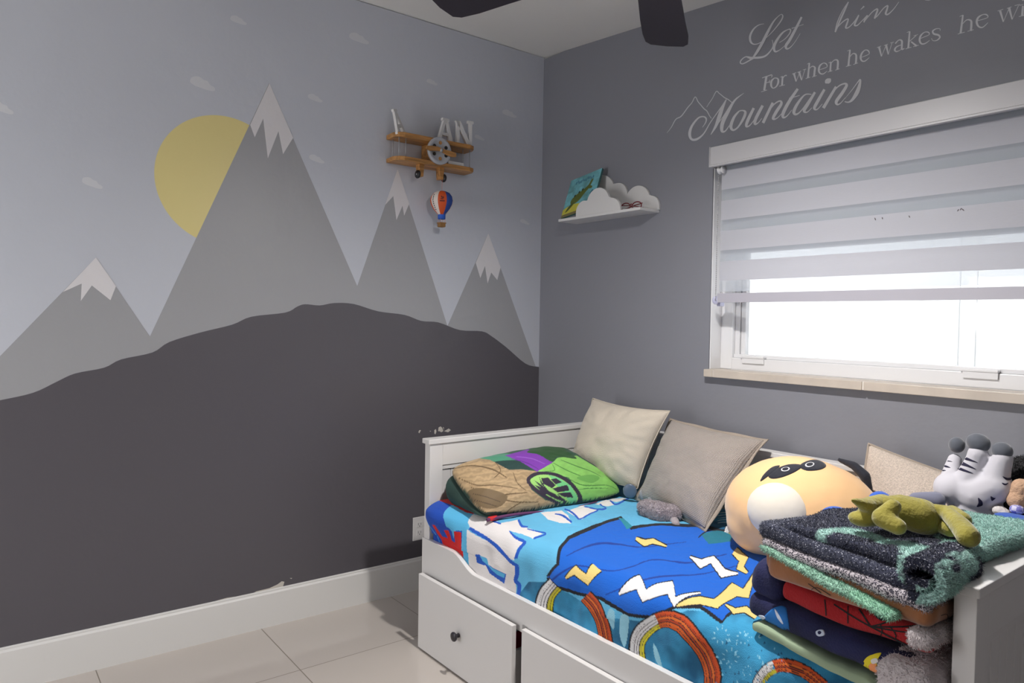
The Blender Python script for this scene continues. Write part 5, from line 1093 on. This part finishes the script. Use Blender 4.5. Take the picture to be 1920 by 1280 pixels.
def thpart(nm, bm, mt, cnt, ln, seed, mask=None):
    bm.transform(Matrix.Translation(-Vector(SL0))); o = obj(nm, bm, mt, th); pl_ = pile(o, cnt, ln, mt, 'pile', seed, .0009)
    if mask:
        for q in (o, pl_):
            n_ = len(q.data.vertices); co = np.zeros(n_*3); q.data.vertices.foreach_get('co', co); co = co.reshape(-1, 3)+np.array(SL0); jit = (np.random.RandomState(4).rand(n_, 2)-.5)*.006
            v_ = np.zeros(n_); wob = fbm(co[:, 0]*30, co[:, 1]*30, 2)*.02
            for P in mask: v_[pip(co[:, 0]+jit[:, 0]+wob, co[:, 1]+jit[:, 1]+wob, P)] = 1
            q.data.attributes.new('mask', 'FLOAT', 'POINT').data.foreach_set('value', v_)
    return o
bm = bmesh.new(); softbox(bm, [(2.085, -.975, .838), (2.475, -1.07, .852), (2.497, -.57, .852), (2.19, -.58, .845), (2.085, -.975, .864), (2.475, -1.07, .884), (2.497, -.57, .885), (2.19, -.58, .880)], (44, 44, 6), .5, .010, 8, 21)
thpart('top_layer', bm, m_s1, 42000, .006, 11, MASK)
bm = bmesh.new(); fslab(bm, 2.015, 2.475, -.975, -1.088, .806, .846, seed=22, amp=.008, xbl=2.13, n=(50, 34, 8), rnd=.48, back=-.6, zr=.004); thpart('folded_layer', bm, m_s2, 30000, .0045, 12)
bm = bmesh.new(); fslab(bm, 2.035, 2.472, -.985, -1.108, .786, .812, seed=23, amp=.006, xbl=2.13, n=(50, 34, 8), rnd=.48, zr=.004); thpart('underside', bm, m_s3, 26000, .005, 13)
bm = bmesh.new(); fslab(bm, 2.036, 2.41, -.992, -1.122, .780, .793, back=-.95, seed=24, amp=.005, n=(50, 10, 5), rnd=.5, zr=-.018); thpart('hem', bm, m_mint, 12000, .006, 14)
# curled corner of the throw
cq = at(1737, 1074, 1, -1.08); bm = bmesh.new(); sp = []
for k in range(40):
    a = -1.9+k*.21; r_ = .050-.00095*k; sp.append((cq[0]+r_*math.cos(a), cq[2]+r_*.82*math.sin(a)))
A_, B_ = ribbon([(p[0], p[1], .017) for p in sp], 1); A_ = [np.array(p)+0 for p in A_]
def rib2(pts, wd):
    Lf, Rt = [], []
    for i, p in enumerate(pts):
        a, b = np.array(pts[max(i-1, 0)]), np.array(pts[min(i+1, len(pts)-1)]); t = (b-a)/np.linalg.norm(b-a); nn = np.array([-t[1], t[0]])*wd/2; Lf.append(np.array(p)+nn); Rt.append(np.array(p)-nn)
    return Lf, Rt
Lf, Rt = rib2(sp, .016)
for i in range(len(sp)-1):
    for s0, s1, y0, y1 in ((Lf[i], Lf[i+1], -1.118, -.95), (Rt[i+1], Rt[i], -1.118, -.95)):
        f = bm.faces.new([bm.verts.new((p[0], y, p[1])) for p, y in ((s0, y0), (s1, y0), (s1, y1), (s0, y1))]); f.smooth = True
    f = bm.faces.new([bm.verts.new((p[0], -1.118, p[1])) for p in (Lf[i], Rt[i], Rt[i+1], Lf[i+1])])
bmesh.ops.remove_doubles(bm, verts=bm.verts, dist=1e-5); bmesh.ops.recalc_face_normals(bm, faces=bm.faces)
m_s4 = sherpa('throw_curl', DK, MT_, FL_, (14, 5, 14), .48, (.9, 1.2, .3)); thpart('curled_corner', bm, m_s4, 9000, .006, 15)

# olive plush sprawled on the throw
m_ol = mat('olive_plush', (146, 137, 46), rough=.85, sheen=.5, bump=.35, bscale=110, var=.14, vscale=22)
ol_ = thing('plush_dinosaur', 'olive green plush toy sprawled face down on the fuzzy throw', 'plush toy', (2.33, -.93, .89)); O0 = (2.33, -.93, .89)
F7 = lambda X, Y: (1480+X/4.364, 780+Y/4.364)
Op = lambda X, Y, z: V3(at(*F7(X, Y), 2, z))
blob('body', [('c', Op(905, 770, .925), .036, Op(1080, 820, .918), .040), ('c', Op(760, 745, .93), .026, Op(905, 770, .925), .034), ('e', Op(1120, 850, .91), (.036, .034, .032))], m_ol, ol_, O0, .005, 6)
blob('head', [('c', Op(640, 735, .935), .020, Op(760, 735, .93), .028), ('c', Op(640, 735, .937), .018, Op(515, 688, .955), .005), ('e', Op(590, 840, .905), (.030, .022, .017)), ('c', Op(590, 840, .905), .016, Op(700, 830, .91), .02)], m_ol, ol_, O0, .0045, 5)
blob('arm', [('c', Op(850, 740, .95), .017, Op(760, 830, .925), .021), ('c', Op(760, 830, .925), .022, Op(890, 905, .915), .018)], m_ol, ol_, O0, .0045, 5)
blob('leg', [('c', Op(1160, 765, .935), .014, Op(1290, 790, .935), .017), ('c', Op(1290, 790, .935), .017, Op(1400, 900, .925), .021), ('c', Op(1400, 900, .925), .021, Op(1465, 985, .915), .023)], m_ol, ol_, O0, .0045, 5)
blob('leg', [('c', Op(1200, 870, .905), .020, Op(1320, 920, .905), .019), ('c', Op(1330, 780, .915), .016, Op(1425, 850, .91), .018)], m_ol, ol_, O0, .0045, 5)
